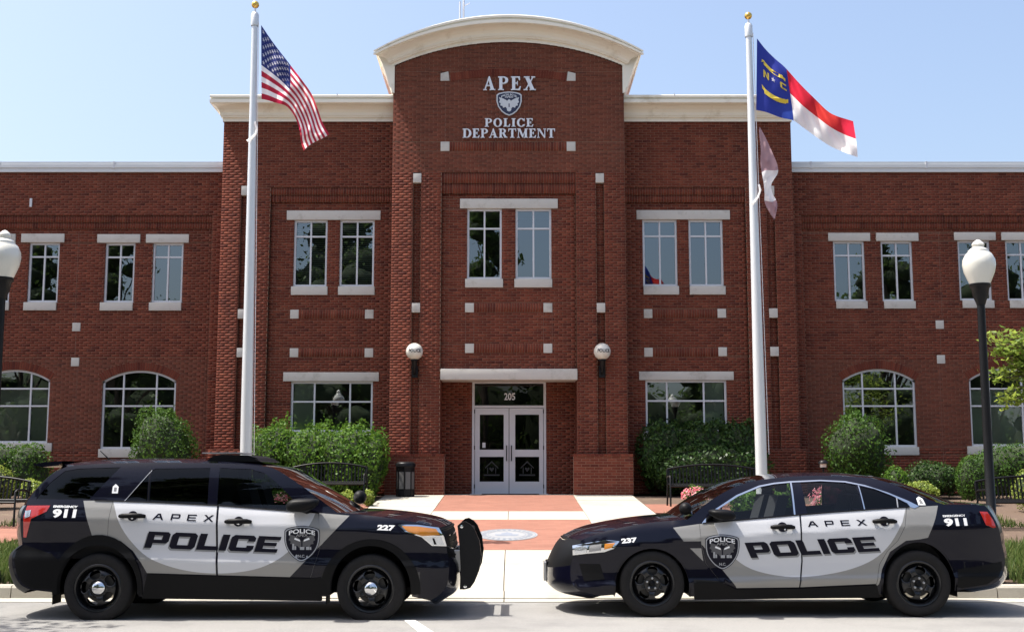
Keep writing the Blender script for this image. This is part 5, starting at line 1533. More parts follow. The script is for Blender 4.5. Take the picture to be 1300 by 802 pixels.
# ================================================================== THINGS
def at3(px, py, Y): x, z = at(px, py, Y); return (x, Y, z)

# ------------------------------------------------------------------ lamps on the tower
for cx, who in ((526.2, 'left'), (764.6, 'right')):
    c = at3(cx, 446.2, YT-.20); R = 10.6/F*(YT+.6)
    g = empty('wall_lamp', c, 'white POLICE globe lamp on the %s brick pilaster beside the entrance' % who, 'wall lamp', 'globe lamps on the pilasters')
    prof = [(max(.001, R*math.sin(t)), -R*math.cos(t)) for t in np.linspace(.42, PI, 20)]
    gl_ = MB().lathe(prof, n=32).build('globe', M['globe'], g, 180)
    v, f = text_tris('POLICE', bold=.03)
    P = []
    for a, b in v:
        th = (a-.5)*1.55+.12; ph = (b-.5)*.40+.05
        rr = R+.003; P.append((rr*math.sin(th)*math.cos(ph), -rr*math.cos(th)*math.cos(ph), rr*math.sin(ph)))
    MB().add(P, f).build('lettering', M['vinyl_black'], gl_)
    z0 = -R*math.cos(.42)
    MB().lathe([(.001, z0+.01), (R*.44, z0+.01), (R*.46, z0-.03), (R*.34, z0-.05), (R*.30, z0-.16), (R*.2, z0-.2), (.001, z0-.2)], n=20).build('socket', M['blackmetal'], g, 50)
    MB().tube([(0, 0, z0-.18), (0, .02, z0-.28), (0, .10, z0-.33), (0, .22, z0-.33)], [.04, .036, .034, .034], 10).build('arm', M['blackmetal'], g, 60)
    MB().bbox(-.075, .075, .17, .20, z0-.44, z0-.14, .01).build('backplate', M['blackmetal'], g)
# ------------------------------------------------------------------ street lamps
def street_lamp(px, ytop, ybase, Y, label, s=1.0):
    x, zt_ = at(px, ytop, Y); zb_ = at(px, ybase, Y)[1]
    g = empty('street_lamp', (x, Y, gz(Y)), label, 'street lamp', 'acorn street lamps by the kerb')
    H = zb_-gz(Y); h = zt_-zb_; R = .213*s
    gp = [(R*.62, 0), (R*.74, h*.10), (R*.92, h*.26), (R*1.0, h*.42), (R*.97, h*.54), (R*.80, h*.66), (R*.62, h*.725), (R*.63, h*.75)]
    MB().lathe([(r, H+z) for r, z in gp], n=36).build('globe', M['globe'], g, 60)
    MB().lathe([(R*.60, H+h*.74), (R*.52, H+h*.78), (R*.34, H+h*.82), (R*.36, H+h*.85), (R*.40, H+h*.88), (R*.30, H+h*.93), (R*.14, H+h*.98), (.001, H+h)], n=24).build('finial', M['globe'], g, 60)
    MB().lathe([(.001, H+.0), (R*.64, H+.0), (R*.64, H-.04), (R*.54, H-.06), (R*.46, H-.16), (R*.30, H-.25), (R*.26, H-.28)], n=24).build('collar', M['blackmetal'], g, 50)
    MB().lathe([(R*.24, H-.27), (R*.24, H-.5), (.056, H*.5), (.062, .75), (.085, .72), (.09, .66), (.10, .5), (.13, .2), (.17, .12), (.18, 0)], n=24).build('post', M['blackmetal'], g, 50)
    return g
street_lamp(1241.2, 304, 360.5, 15.95, 'acorn street lamp on black post right of the sedan')
street_lamp(6.5, 292, 352.5, 15.2+.5, 'acorn street lamp cut off at the left edge', 1.02)
# ------------------------------------------------------------------ flagpoles and flags
M['cloth_w'] = leaf_mat('flag_white', [(.72, .70, .70), (.76, .75, .75)], .45, .8); M['cloth_r'] = leaf_mat('flag_red', [(.34, .018, .03), (.38, .022, .034)], .4, .8)
M['cloth_b'] = leaf_mat('flag_blue', [(.022, .03, .15), (.026, .034, .17)], .3, .8); M['cloth_b2'] = leaf_mat('flag_royal_blue', [(.025, .035, .26), (.03, .04, .29)], .3, .8)
M['cloth_r2'] = leaf_mat('flag_bright_red', [(.50, .03, .02), (.54, .035, .025)], .4, .8); M['cloth_y'] = pbr('flag_gilt', (.62, .47, .05), .7)
M['cloth_p'] = leaf_mat('flag_mauve', [(.34, .22, .24), (.38, .25, .27)], .4, .8)
def flagpole(px_t, py_t, px_b, py_b, Y, label):
    xt, zt_ = at(px_t, py_t, Y); xb, zb_ = at(px_b, py_b, Y)
    xx = xb
    g = empty('flagpole', (xx, Y, gz(Y)), label, 'flagpole', 'flagpoles in front of the building')
    H = zt_-gz(Y); lean = (xt-xb)
    r0, r1 = .096, .050
    MB().tube([(lean*f, 0, H*f) for f in np.linspace(0, 1, 9)], [r0-(r0-r1)*max(0, f-.25)/.75 for f in np.linspace(0, 1, 9)], 20).build('shaft', M['pole'], g, 60)
    MB().lathe([(.065, H-.22), (.068, H-.20), (.068, H-.02), (.05, H+.02), (.02, H+.03), (.014, H+.12)], (lean, 0, 0), 20).build('truck', M['pole'], g, 60)
    MB().lathe([(.001, H+.10)]+[(.066*math.sin(t), H+.166-.066*math.cos(t)) for t in np.linspace(.2, PI, 14)], (lean, 0, 0), 24).build('ball', M['gold'], g, 180)
    MB().lathe([(.30, -.05), (.30, .02), (.22, .05), (.16, .12), (.105, .14)], n=28).build('collar', M['pole'], g, 50)
    MB().tube([(r0+.03, -.02, 1.4), (lean+r1+.02, -.02, H-.15)], .006, 6).build('halyard', M['cloth_w'], g)
    return g, xx, lean
PY1, PY2 = 20.1, 20.4
g1, _, _ = flagpole(323.8, 18, 313, 580, PY1, 'silver flagpole behind the SUV flying the striped flag')
g2, _, _ = flagpole(950.2, 32, 967, 600, PY2, 'silver flagpole behind the sedan flying two flags')
def loop(g, pts, Y):
    l0 = g.location
    MB().tube([(at(a, b, Y)[0]-l0.x, -.09, at(a, b, Y)[1]-l0.z) for a, b in pts], .018, 6).build('halyard_loop', M['cloth_w'], g, 60)
loop(g1, [(325, 157), (327.5, 165), (326, 172), (321, 177), (315, 181)], PY1); loop(g2, [(962, 236), (964, 243), (961, 252), (956, 258), (952, 260)], PY2)

class Flag:
    def __init__(s, top, bot, Y, amp, waves, ph):
        s.t, s.b = smooth_curve(top, 60), smooth_curve(bot, 60); s.Y, s.amp, s.w, s.ph = Y, amp, waves, ph
    def pt(s, u, v, off=0.0):
        i = min(58, int(u*59)); f = u*59-i
        a = [s.t[i][k]*(1-f)+s.t[i+1][k]*f for k in (0, 1)]; b = [s.b[i][k]*(1-f)+s.b[i+1][k]*f for k in (0, 1)]
        fold = s.amp*min(1, u*3.0)*(math.sin(s.w*2*PI*(u+.30*v)+s.ph)+.35*math.sin(s.w*4.3*PI*(u-.25*v)+1.3))
        r = 2.3*min(1, u*3)*(.35+.65*v)*math.sin(s.w*2*PI*(u+.3*v)+s.ph+1)
        x, y = a[0]*(1-v)+b[0]*v+r*.6, a[1]*(1-v)+b[1]*v+r
        Y = s.Y-.02+fold+off
        return at3(x, y, Y)
    def cell(s, name, u0, u1, v0, v1, mat, parent, org, nu=40, nv=3):
        rows = [[Vector(s.pt(u, v))-org for u in np.linspace(u0, u1, nu)] for v in np.linspace(v0, v1, nv)]
        mb = MB(); strip(mb, rows); return mb.build(name, M[mat], parent, 180)
    def poly(s, mb, pts, org, off=-.012):
        for sg_ in (off, -off):
            mb.add([Vector(s.pt(min(.999, max(0, u)), v, sg_))-org for u, v in pts], [tuple(range(len(pts)))])
f1 = Flag([(331.5, 32), (345, 52), (357, 68), (368, 82), (385, 104), (397, 122), (404, 140), (409, 155), (417.5, 170)],
          [(332, 126), (345, 128.5), (358, 132), (368, 140), (375, 150), (379, 163), (382, 176), (384, 185), (386, 192)], PY1, .17, 2.1, .4)
org = Vector(at3(331.5, 80, PY1))
US = empty('striped_flag', org, 'red and white striped flag with starred blue canton hanging at the left pole', 'flag')
for i in range(13):
    u0 = .385 if i < 7 else 0.0
    f1.cell('stripe', u0, 1, i/13, (i+1)/13, 'cloth_r' if i % 2 == 0 else 'cloth_w', US, org)
f1.cell('canton', 0, .385, 0, 7/13, 'cloth_b', US, org, 24, 14)
mb = MB()
for r_ in range(9):
    for c_ in range(6 if r_ % 2 == 0 else 5):
        u = .385*(c_*2+1+(r_ % 2))/12; v = 7/13*(r_+1)/10
        f1.poly(mb, [(u+.020*math.cos(PI/2+k*PI/5)*(1 if k % 2 == 0 else .42), v-.034*math.sin(PI/2+k*PI/5)*(1 if k % 2 == 0 else .42)) for k in range(10)], org)
tag(mb.build('stars', M['cloth_w'], US), kind='stuff')
f2 = Flag([(961, 49), (972, 63), (985, 76), (997, 86.5), (1015, 106), (1035, 126), (1050, 141), (1062, 148), (1083, 154)],
          [(960, 140), (972, 142.5), (990, 148), (1006, 151.5), (1020, 163), (1036, 175), (1052, 184), (1070, 191), (1089, 200)], PY2, .15, 1.7, 1.0)
org2 = Vector(at3(961, 95, PY2))
NC = empty('state_flag', org2, 'blue, red and white flag with gilt letters N and C at the right pole', 'flag')
f2.cell('blue_field', 0, .335, 0, 1, 'cloth_b2', NC, org2, 20, 20); f2.cell('red_bar', .335, 1, 0, .46, 'cloth_r2', NC, org2, 40, 8); f2.cell('white_bar', .335, 1, .46, 1, 'cloth_w', NC, org2, 40, 8)
mb = MB()
sc_ = lambda pts, cu, cv, k: [(cu+a*k*.62, cv-b*k) for a, b in pts]
f2.poly(mb, sc_([(0, 0), (.22, 0), (.22, .62), (.62, 0), (.84, 0), (.84, 1), (.62, 1), (.62, .38), (.22, 1), (0, 1)], .075, .47, .115), org2)
mb.build('letter_n', M['cloth_y'], NC)
mb = MB(); f2.poly(mb, sc_([(.15, 0), (.8, 0), (.8, .24), (.25, .24), (.25, .76), (.8, .76), (.8, 1), (.15, 1), (0, .85), (0, .15)], .245, .47, .115), org2); mb.build('letter_c', M['cloth_y'], NC)
mb = MB(); f2.poly(mb, [(.178+.024*math.cos(PI/2+k*PI/5)*(1 if k % 2 == 0 else .42), .41-.045*math.sin(PI/2+k*PI/5)*(1 if k % 2 == 0 else .42)) for k in range(10)], org2); mb.build('star', M['cloth_w'], NC)
for nm, (va, vb) in (('scroll', (.21, .275)), ('scroll', (.64, .72))):
    mb = MB(); d = .0 if va < .5 else .0
    sg_ = -1 if va < .5 else 1
    top_ = [(.08+.20*t, va+(-.03 if sg_ > 0 else .03)*math.sin(PI*t)*-1*sg_) for t in np.linspace(0, 1, 8)]
    bot_ = [(.08+.20*t, vb+(-.03 if sg_ > 0 else .03)*math.sin(PI*t)*-1*sg_) for t in np.linspace(1, 0, 8)]
    f2.poly(mb, top_+bot_, org2)
    f2.poly(mb, [(.055, va-.05*sg_+.01), (.09, va+.0), (.09, vb-.03), (.06, vb-.06)], org2, -.010); f2.poly(mb, [(.27, va+.02), (.305, va-.03*sg_), (.30, vb-.03*sg_), (.27, vb-.01)], org2, -.010)
    mb.build(nm, M['cloth_y'], NC)
f3 = Flag([(964.3, 161), (971, 173), (979, 190), (986, 207), (987, 219), (980, 234), (981, 246), (986.5, 258), (983.5, 278)],
          [(963.6, 166), (964.5, 180), (965.5, 195), (966.7, 209), (967.5, 222), (969, 238), (971, 248), (973, 262), (981.5, 277.5)], PY2-.02, .07, 2.3, .2)
org3 = Vector(at3(964, 165, PY2))
D3 = empty('small_flag', org3, 'small mauve and white flag drooping below the state flag', 'flag')
f3.cell('mauve_cloth', 0, .47, 0, 1, 'cloth_p', D3, org3, 24, 10); f3.cell('white_cloth', .47, .80, 0, 1, 'cloth_w', D3, org3, 20, 10); f3.cell('mauve_hem', .80, 1, 0, 1, 'cloth_p', D3, org3, 12, 10)

# ------------------------------------------------------------------ benches
def bench(px0, px1, Y, rz, label, z=None):
    xa, xb = at(px0, 620, Y)[0], at(px1, 620, Y)[0]; L_ = xb-xa
    g = empty('bench', ((xa+xb)/2, Y, gz(Y) if z is None else z), label, 'bench', 'black slatted metal benches', rz)
    h = L_/2
    top = lambda x: .80+.10*(1-(x/h)**2)
    MB().tube([(x, .24+.10*0, top(x)) for x in np.linspace(-h, h, 17)], .022, 8).build('top_rail', M['blackmetal'], g, 60)
    MB().tube([(-h, .17, .47), (h, .17, .47)], .018, 8).build('lower_rail', M['blackmetal'], g, 60)
    n = int(L_/.075); sl = MB().box(-.014, .014, -.005, .005, 0, 1).build('slat', M['blackmetal'], g); dm = sl.data
    for i in range(n):
        x = -h+(i+.5)*L_/n
        o = sl if i == 0 else link(bpy.data.objects.new('slat', dm), g)
        a, b = Vector((x, .17, .47)), Vector((x, .24, top(x)))
        o.location = a; o.scale = (1, 1, (b-a).length); o.rotation_euler = (-math.atan2(b.y-a.y, b.z-a.z), 0, 0)
    m_ = MB().box(-.012, .012, 0, .46, -.008, .008).build('seat_slat', M['blackmetal'], g); dm = m_.data
    n = int(L_/.055)
    for i in range(n):
        o = m_ if i == 0 else link(bpy.data.objects.new('seat_slat', dm), g)
        o.location = (-h+(i+.5)*L_/n, -.30, .445); o.rotation_euler = (.05, 0, 0)
    MB().tube([(-h, -.31, .43), (h, -.31, .43)], .02, 8).build('front_rail', M['blackmetal'], g, 60)
    for s in (-1, 1):
        MB().tube([(s*h, -.30, 0), (s*h, -.30, .62), (s*h, -.22, .66), (s*h, .14, .64), (s*h, .21, .60)], .02, 8).build('arm_frame', M['blackmetal'], g, 60)
        MB().tube([(s*h, .30, 0), (s*h, .17, .45), (s*h, .24, top(s*h))], .02, 8).build('leg', M['blackmetal'], g, 60)
    return g
bench(369, 464, 27.5, 0, 'black metal bench in front of the left hedge, seen past the SUV windscreen')
bench(849, 962, 26.8, 0, 'black metal bench in front of the dark right hedge behind the sedan')
bench(1243, 1385, 22.6, .10, 'black slatted bench at the right edge behind the lamp post')
bench(-92, 33, 22.6, -.10, 'black slatted bench at the left edge behind the SUV tail')
# ------------------------------------------------------------------ bin, mat, path light
bx, _ = at(514.8, 610, 29.55); by = 29.5
g = empty('litter_bin', (bx, by, gz(by)), 'black panelled litter bin beside the left pilaster base', 'litter bin')
hb = at(514, 587, by)[1]-gz(by); r = .225
MB().lathe([(r*.9, .0), (r*.95, .03), (r*.95, hb-.12), (r, hb-.10)], n=8).build('body', M['blackmetal'], g)
MB().lathe([(r*1.07, hb-.10), (r*1.08, hb-.03), (r*1.0, hb), (r*.7, hb+.02), (r*.62, hb-.02), (.001, hb-.05)], n=24).build('lid', M['blackmetal'], g, 50)
M['binpanel'] = pbr('bin_panel', (.10, .10, .10), .5, var=.1)
for k in range(8):
    a = 2*PI*(k+.5)/8; o = MB().bbox(-.062, .062, -.006, .006, .18, hb-.22, .004).build('panel', M['binpanel'], g)
    o.location = (.885*r*math.cos(a), .885*r*math.sin(a), 0); o.rotation_euler = (0, 0, a+PI/2)
    o2 = MB().box(-.008, .008, -.008, .008, .0, hb-.1).build('rib', M['blackmetal'], g)
    a = 2*PI*k/8; o2.location = (.96*r*math.cos(a), .96*r*math.sin(a), 0); o2.rotation_euler = (0, 0, a)
mt = empty('door_mat', (at(648, 626, 30.75)[0], 30.75, ZG+.004), 'dark patterned mat in front of the entrance doors', 'mat')
M['mat'] = pbr('mat_rubber', (.02, .022, .026), .9, var=.5, scale=40, bump=.5)
MB().bbox(-.72, .72, -.32, .32, 0, .012, .004).build('rubber', M['mat'], mt)
MB().bbox(-.60, .60, -.22, .22, .0125, .016, .001).build('panel', M['binpanel'], mt)
pl = empty('path_light', (at(1045, 590, 27.3)[0], 27.3, gz(27.3)), 'small domed path light between bench and round bush', 'garden light')
hp = at(1045, 583.5, 27.3)[1]-gz(27.3)
MB().lathe([(.022, 0), (.022, hp-.2), (.05, hp-.19), (.05, hp-.16)], n=14).build('post', M['blackmetal'], pl, 50)
MB().lathe([(.07, hp-.16), (.075, hp-.08)], n=18).build('lens', M['globe'], pl, 50)
MB().lathe([(.11, hp-.085), (.10, hp-.04), (.06, hp-.005), (.001, hp)], n=18).build('cap', M['blackmetal'], pl, 50)

# ------------------------------------------------------------------ foliage
def leaves(P, Nn, size, jit=.7, seed=0):
    """P (n,3) centres, Nn (n,3) preferred normals -> rhombic folded leaves"""
    rs = np.random.RandomState(seed); n = len(P)
    N_ = Nn+rs.normal(0, jit, (n, 3)); N_ /= np.linalg.norm(N_, axis=1)[:, None]
    A = rs.normal(0, 1, (n, 3)); A -= (A*N_).sum(1)[:, None]*N_; A /= np.linalg.norm(A, axis=1)[:, None]
    B = np.cross(N_, A); s = size*rs.uniform(.65, 1.35, n)[:, None]
    V = np.stack([P-A*s*.5, P+B*s*.27-N_*s*.08, P+A*s*.5, P-B*s*.27-N_*s*.08], 1).reshape(-1, 3)
    return V, np.arange(4*n).reshape(-1, 4)
def lump(D, seed, amp):
    rs = np.random.RandomState(seed+99); f = np.ones(len(D))
    for k in range(7):
        w = rs.normal(0, 1, 3)*(2.0+k*1.1); f += amp*np.sin(D@w+rs.uniform(0, 6))/(1+.45*k)
    return f
def shell(cs, n, seed, p=2.0, depth=.35, amp=.10, low=-.9):
    """points and outward normals in the outer layer of (super)ellipsoids"""
    rs = np.random.RandomState(seed); PP, NN = [], []
    area = np.array([c[3]*c[4]+c[4]*c[5]+c[3]*c[5] for c in cs]); cnt = (n*area/area.sum()).astype(int)
    for c, k in zip(cs, cnt):
        D = rs.normal(0, 1, (k*2, 3)); D /= np.linalg.norm(D, axis=1)[:, None]; D = D[D[:, 2] > low][:k]
        q = (np.abs(D)**p).sum(1)**(1/p); S_ = D/q[:, None]
        r = lump(D, seed, amp)*(1-depth*rs.uniform(0, 1, len(D))**2.2)
        r = r*np.where(rs.uniform(0, 1, len(D)) < .05, 1+.22*rs.uniform(0, 1, len(D)), 1.0)
        PP.append(np.array(c[:3])+S_*r[:, None]*np.array(c[3:6])); NN.append(D/np.array(c[3:6]))
    P = np.concatenate(PP); N_ = np.concatenate(NN); N_ /= np.linalg.norm(N_, axis=1)[:, None]
    return P, N_
def core_mesh(mb, c, k, p, seed, n=14, m=9):
    ph = np.linspace(-PI/2, PI/2, m+1)[:, None]; th = np.linspace(0, 2*PI, n+1)[None]
    D = np.stack([np.cos(ph)*np.cos(th), np.cos(ph)*np.sin(th), np.sin(ph)+0*th], 2).reshape(-1, 3)
    q = (np.abs(D)**p).sum(1)**(1/p)
    P = np.array(c[:3])+(D/q[:, None])*(k*lump(D, seed, .10))[:, None]*np.array(c[3:6])
    P = P.reshape(m+1, n+1, 3).tolist()
    strip(mb, P)
M['inner_shade'] = pbr('painted_inner_shade', (.022, .034, .012), .95, var=.5, scale=12, bump=.8, bscale=20)  # dark colour stands in for the shade deep inside foliage
M['leaf_hedge'] = leaf_mat('hedge_leaf', [(.032, .085, .010), (.055, .125, .015), (.085, .17, .022), (.12, .215, .034)], .32, .5)
M['leaf_dark'] = leaf_mat('dark_leaf', [(.016, .038, .010), (.030, .066, .015), (.06, .115, .026)], .25, .4)  # the right hedge's shade from the tower is put into this dark colour
M['leaf_round'] = leaf_mat('round_bush_leaf', [(.022, .058, .008), (.042, .095, .013), (.075, .15, .024)], .28, .55)
M['leaf_lime'] = leaf_mat('lime_leaf', [(.12, .18, .03), (.20, .27, .05), (.30, .36, .09)], .35, .4)
M['leaf_maple'] = leaf_mat('maple_leaf', [(.10, .16, .025), (.17, .24, .04), (.25, .33, .06)], .45, .45)
M['leaf_tree'] = leaf_mat('tree_leaf', [(.045, .085, .02), (.075, .125, .03), (.11, .165, .045)], .3, .5)
M['petal_pink'] = leaf_mat('pink_petal', [(.55, .10, .13), (.70, .25, .28), (.75, .45, .45)], .35, .6)
M['petal_yellow'] = leaf_mat('yellow_petal', [(.7, .55, .05), (.8, .65, .1)], .35, .6)
def bush(name, label, cs, n, size, mat, cat='shrub', p=2.0, seed=1, depth=.35, amp=.10, jit=.7, core=.80, group=None, low=-.9):
    c0 = cs[0]; org = Vector((c0[0], c0[1], gz(c0[1])))
    g = empty(name, org, label, cat, group)
    cs = [(c[0]-org.x, c[1]-org.y, c[2]-org.z, *c[3:]) for c in cs]
    P, N_ = shell(cs, n, seed, p, depth, amp, low); P[:, 2] = np.maximum(P[:, 2], .02)
    V, Q = leaves(P, N_, size, jit, seed)
    tag(mesh_np('foliage', V, Q, M[mat], g), kind='stuff')
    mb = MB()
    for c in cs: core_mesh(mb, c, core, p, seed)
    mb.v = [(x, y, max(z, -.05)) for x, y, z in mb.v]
    mb.build('dark_core', M['inner_shade'], g, 180)  # solid dark core blocks the view through and stands for inner shade
    return g
def bpx(x0, y0, x1, y1, Y, ry, zfloor=None):
    xa, xb, za, zb = rect(x0, y0, x1, y1, Y); zf = gz(Y) if zfloor is None else zfloor
    return ((xa+xb)/2, Y, (zb+zf)/2, (xb-xa)/2, ry, (zb-zf)/2)
# the bright left hedge, several shrubs grown together
bush('hedge', 'bright green leafy hedge under the window left of the entrance', [bpx(318, 536, 372, 625, 29.3, .9), bpx(352, 541, 425, 625, 29.4, 1.0), bpx(402, 541, 470, 625, 29.3, 1.0), bpx(440, 550, 491, 625, 29.35, .9)], 19000, .088, 'leaf_hedge', 'hedge', 2.5, 3, .42, .15)
bush('hedge', 'leafy hedge right of the entrance, tower shade put into its leaf colour, its front leaves catching the sun', [bpx(809, 532, 868, 625, 30.5, .36), bpx(848, 531, 925, 625, 30.5, .38), bpx(900, 530, 966, 625, 30.5, .36), bpx(826, 562, 958, 628, 29.95, .55)], 17000, .092, 'leaf_dark', 'hedge', 2.5, 4, .42, .15)
bush('round_bush', 'rounded glossy bush beside the left arched window behind the SUV roof', [bpx(169, 517, 250, 610, 29.6, .80)], 7000, .075, 'leaf_round', seed=5, depth=.4, amp=.10)
bush('round_bush', 'rounded glossy bush left of the arched window behind the sedan roof', [bpx(1051, 519, 1123, 606, 29.3, .72), bpx(1058, 540, 1118, 608, 29.3, .62)], 7000, .075, 'leaf_round', seed=6, depth=.4, amp=.11)
bush('clipped_bush', 'clipped bush under the leftmost arched window', [bpx(-34, 564, 30, 612, 28.8, .8), bpx(10, 563, 61, 610, 29, .7)], 4200, .075, 'leaf_round', p=2.6, seed=7, amp=.07)
bush('clipped_bush', 'small pale tufted shrub at the left edge before the clipped bush', [bpx(-26, 588, 15, 622, 26.6, .45)], 1500, .07, 'leaf_lime', seed=8)
bush('low_plant', 'low pale green plant by the tail of the SUV', [bpx(28, 609, 58, 632, 27, .35)], 900, .08, 'leaf_lime', seed=9, jit=1.1)
bush('clipped_bush', 'neat round clipped bush left of the right lamp post', [bpx(1214, 577, 1250, 618, 27.6, .45)], 2600, .06, 'leaf_round', seed=10, amp=.03)
bush('clipped_bush', 'clipped hedge bush under the right edge arched window', [bpx(1232, 565, 1330, 622, 28.9, .7)], 4200, .075, 'leaf_round', p=2.7, seed=11, amp=.06)
bush('clipped_bush', 'pale green bush at the right edge above the bench', [bpx(1286, 592, 1330, 622, 25.8, .5)], 1500, .07, 'leaf_lime', seed=12)
bush('low_plant', 'low bright green plant below the round bush by the sedan roof', [bpx(1120, 592, 1156, 622, 28, .4)], 1400, .08, 'leaf_hedge', seed=13, jit=1.0)
bush('low_plant', 'spreading yellow-green plant behind the sedan rear window', [bpx(1148, 609, 1192, 634, 26.8, .45)], 1400, .08, 'leaf_lime', seed=14, jit=1.0)
bush('low_plant', 'dark low shrub between round bush and clipped bush', [bpx(1150, 584, 1222, 622, 29.4, .5)], 2200, .08, 'leaf_dark', seed=15)
bush('low_plant', 'yellow-green spiky plant by the left pilaster base', [bpx(461, 622, 476, 642, 26.9, .18)], 420, .10, 'leaf_lime', seed=16, jit=1.2, depth=.6, core=.5)
bush('low_plant', 'yellow flowered plant beside the left bench', [bpx(430, 622, 452, 640, 26.6, .25)], 420, .08, 'leaf_lime', seed=17, jit=1.2, depth=.6, core=.5)
def flowers(name, label, c, n, petal, seed):
    g = bush(name, label, [c], n, .07, 'leaf_hedge', 'flowers', seed=seed, jit=1.0, depth=.5, core=.6)
    rs = np.random.RandomState(seed+50); o = g.location
    P, N_ = shell([(c[0]-o.x, c[1]-o.y, c[2]-o.z, c[3]*1.04, c[4]*1.04, c[5]*1.06)], n//2, seed+3, 2.0, .12, .1, -.1)
    V, Q = leaves(P, N_*1.5, .075, .5, seed+1)
    tag(mesh_np('blossom', V, Q, M[petal], g), kind='stuff')
    return g
flowers('flower_bed', 'pink flowers in front of the right bench', bpx(868, 617, 897, 634, 25.9, .35), 500, 'petal_pink', 21)
flowers('flower_bed', 'red and pink flowers seen through the sedan rear door window', bpx(1032, 616, 1070, 648, 21.5, .35), 700, 'petal_pink', 22)
flowers('flower_bed', 'reddish flowers seen through the SUV front window', bpx(335, 628, 378, 652, 22.0, .35), 600, 'petal_pink', 23)
bush('low_plant', 'green plant seen through the sedan front door window', [bpx(930, 620, 968, 646, 23.5, .4)], 1200, .09, 'leaf_hedge', seed=24, jit=1.0)
bush('low_plant', 'green plant seen beside the front seat of the sedan', [bpx(984, 612, 1012, 650, 22.5, .3)], 1000, .09, 'leaf_hedge', seed=25, jit=1.0)
bush('low_plant', 'green plant under the left bench seen through the SUV window', [bpx(335, 620, 392, 645, 26.2, .3)], 900, .08, 'leaf_hedge', seed=26, jit=1.0)
# grass verge behind the kerb, dry ground cover in the beds
def grass(name, label, x0, x1, y0, y1, n, h, seed, mat='grass'):
    rs = np.random.RandomState(seed)
    x = rs.uniform(x0, x1, n); y = rs.uniform(y0, y1, n); z = np.array([gz(b) for b in y])-.02
    a = rs.uniform(0, 2*PI, n); hh = h*rs.uniform(.4, 1.2, n); w = .012; ln = rs.normal(0, .35, (n, 2))*hh[:, None]
    bx_, by_ = np.cos(a)*w, np.sin(a)*w
    V = np.stack([np.stack([x-bx_, y-by_, z], 1), np.stack([x+bx_, y+by_, z], 1), np.stack([x+ln[:, 0], y+ln[:, 1], z+hh], 1)], 1).reshape(-1, 3)
    o = mesh_np(name, V, np.arange(3*n).reshape(-1, 3), M[mat]); return tag(o, label, 'grass', None, 'stuff')
grass('grass', 'tall green grass behind the kerb left of the SUV', -8.2, -5.6, 15.6, 19.5, 9000, .17, 31)
grass('grass', 'tall green grass behind the kerb right of the sedan', 6.4, 9.5, 15.6, 19.5, 9000, .18, 32)
grass('grass', 'sparse grass in the bed right of the walk', cxr+.1, 9.5, gy(668), gy(652), 5000, .12, 33)
grass('grass', 'sparse grass in the bed left of the walk', -9.5, cxl-.1, gy(668), gy(652), 5000, .12, 34)

# ------------------------------------------------------------------ trees
def tree(name, label, base, H, R, zc0, n, size, mat, seed, trunk=.22, clumps=26, group=None, solid=False):
    rs = np.random.RandomState(seed)
    g = empty(name, base, label, 'tree', group)
    tr = MB(); bend = rs.normal(0, .25, 2)
    tr.tube([(bend[0]*f*f, bend[1]*f*f, H*.8*f) for f in np.linspace(0, 1, 8)], [trunk*(1-.85*f) for f in np.linspace(0, 1, 8)], 10)
    cs = []
    for i in range(clumps):
        t = rs.uniform(0, 1); a = rs.uniform(0, 2*PI)
        z = zc0+(H-zc0)*t; prof = math.sin(PI*min(1, .12+.88*t)**.8)
        rad = R*prof*math.sqrt(rs.uniform(.1, 1))
        c = (rad*math.cos(a), rad*math.sin(a), z); k = R*rs.uniform(.24, .40)
        cs.append((*c, k, k, k*.75))
        if i % 2 == 0:
            z0 = max(1.5, z*.62); tr.tube([(bend[0]*(z0/H)**2, bend[1]*(z0/H)**2, z0), (c[0]*.5, c[1]*.5, z0+(z-z0)*.65), c], [trunk*.35, trunk*.2, trunk*.06], 6)
    tr.build('trunk', M['bark'], g, 60)
    if solid:
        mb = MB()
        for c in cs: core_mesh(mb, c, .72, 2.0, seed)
        tag(mb.build('dark_core', M['inner_shade'], g, 180), kind='stuff')  # solid dark cores added so the crowns mirror as a dark mass
    P, N_ = shell(cs, n, seed, 2.0, .75, .22)
    V, Q = leaves(P, N_, size, .9, seed)
    tag(mesh_np('crown', V, Q, M[mat], g), kind='stuff')
    return g
# the maple whose twigs reach into the frame at the right
mg = empty('maple_tree', (10.9, 20.6, gz(20.6)), 'maple tree whose leafy twigs reach in at the right edge', 'tree')
tr = MB(); o = Vector((10.9, 20.6, gz(20.6)))
tr.tube([(0, 0, 0), (.05, 0, 1.2), (0, .05, 2.6), (-.1, 0, 4.5)], [.14, .12, .10, .05], 10)
tips = [(1252, 428), (1262, 440), (1275, 447), (1290, 440), (1300, 430), (1285, 428), (1262, 475), (1275, 468), (1290, 472), (1300, 462), (1268, 503), (1280, 500), (1295, 508), (1312, 445), (1318, 470), (1316, 500), (1330, 455), (1335, 490), (1345, 430), (1350, 470)]
rs = np.random.RandomState(77)
tips = tips+[(a+rs.uniform(-10, 12), b+rs.uniform(-9, 9)) for a, b in tips for _ in range(2)]
PP = []
for i, (a, b) in enumerate(tips):
    e = Vector(at3(a, b, 20.2+rs.uniform(-.3, .3)))-o; r_ = Vector((0, .02, 1.6+.03*i))
    m1 = r_.lerp(e, .55)+Vector((0, 0, .12))
    tr.tube([r_, m1, e], [.035, .018, .004], 6)
    for k in range(60):
        f = rs.uniform(.6, 1.02); q = (m1.lerp(e, (f-.55)/.45) if f > .55 else r_.lerp(m1, f/.55))
        PP.append(np.array(q)+rs.normal(0, .06, 3))
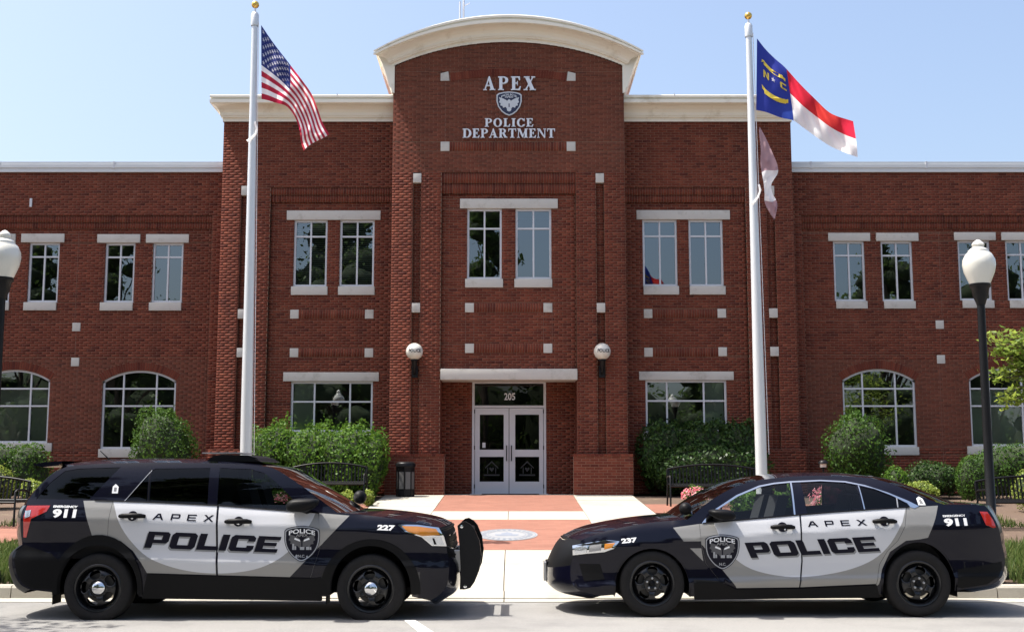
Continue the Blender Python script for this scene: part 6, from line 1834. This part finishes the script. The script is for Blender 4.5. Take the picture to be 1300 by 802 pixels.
cs = [(rs.uniform(-.2, 1.8), rs.uniform(-1.5, 1.5), rs.uniform(2.2, 5.5), .6, .6, .5) for _ in range(14)]
Pb, _ = shell(cs, 2500, 78, 2, .8, .2)
Pm = np.concatenate([np.array(PP), Pb]); Nm = np.tile(np.array([[0, -.2, 1.0]]), (len(Pm), 1))
V, Q = leaves(Pm, Nm, .115, .6, 79)
tr.build('trunk', M['bark'], mg, 60); tag(mesh_np('crown', V, Q, M['leaf_maple'], mg), kind='stuff')
# street tree whose shade falls on the road at the lower left
tree('street_tree', 'street tree beyond the left edge, its dappled shade on the road', (-9.6, 12.5, 0), 8.8, 2.7, 3.8, 4200, .22, 'leaf_tree', 41, clumps=18)
# trees across the street: seen as reflections in glass and paint
RT = [(-14, -10.5, 18.8, 3.4), (-1.6, -11, 17.6, 2.7), (-10.3, -12, 18.5, 4.6), (-17, -13, 15, 4.0), (-24.5, -12, 17.5, 3.6), (-31, -14, 16, 4.2), (6.5, -13, 10.5, 3.6), (13.5, -14, 10.0, 3.8), (23, -12, 17.5, 3.4), (30.5, -13, 18, 4.4), (-38, -13, 17, 4.5), (38, -13, 17, 4.5)]
wh = ['the tallest of the row, mirrored left of the tower', 'mirrored in the tower windows', 'mirrored in the blinds windows left of the tower', 'mirrored in the round-headed window left', 'mirrored in the far left upper windows', 'mirrored at the far left edge', 'mirrored low in the windows right of the tower', 'mirrored low beside the right arched window', 'mirrored in the second right wing window', 'mirrored in the far right upper windows', 'standing furthest left across the street', 'standing furthest right across the street']
for i, ((x, y, H, R), w_) in enumerate(zip(RT, wh)):
    tree('roadside_tree', 'tall tree across the street, '+w_, (x, y, -.02), H, R, 1.0, 6500, .27, 'leaf_tree', 60+i, .3, 46, 'trees across the street', True)

# unseen tree belt behind those trees, added to darken low window reflections
rs = np.random.RandomState(5)
cs = [(x+rs.uniform(-1, 1), -21+rs.uniform(-2, 2), rs.uniform(1.5, 4.5), 3.6, 2.6, rs.uniform(3.0, 5.0)) for x in np.arange(-62, 63, 3.4)]
P, N_ = shell(cs, 16000, 91, 2.0, .3, .16); P[:, 2] = np.maximum(P[:, 2], .02)
V, Q = leaves(P, N_, .42, .8, 92)
tag(mesh_np('backdrop_woods', V, Q, M['leaf_tree']), 'unseen dark tree belt added across the street to darken the low window reflections', 'backdrop_woods', None, 'stuff')
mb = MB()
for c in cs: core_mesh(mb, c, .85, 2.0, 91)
tag(mb.build('backdrop_woods', M['inner_shade'], None, 180), 'solid dark core inside the added tree belt across the street', 'backdrop_woods', None, 'stuff')
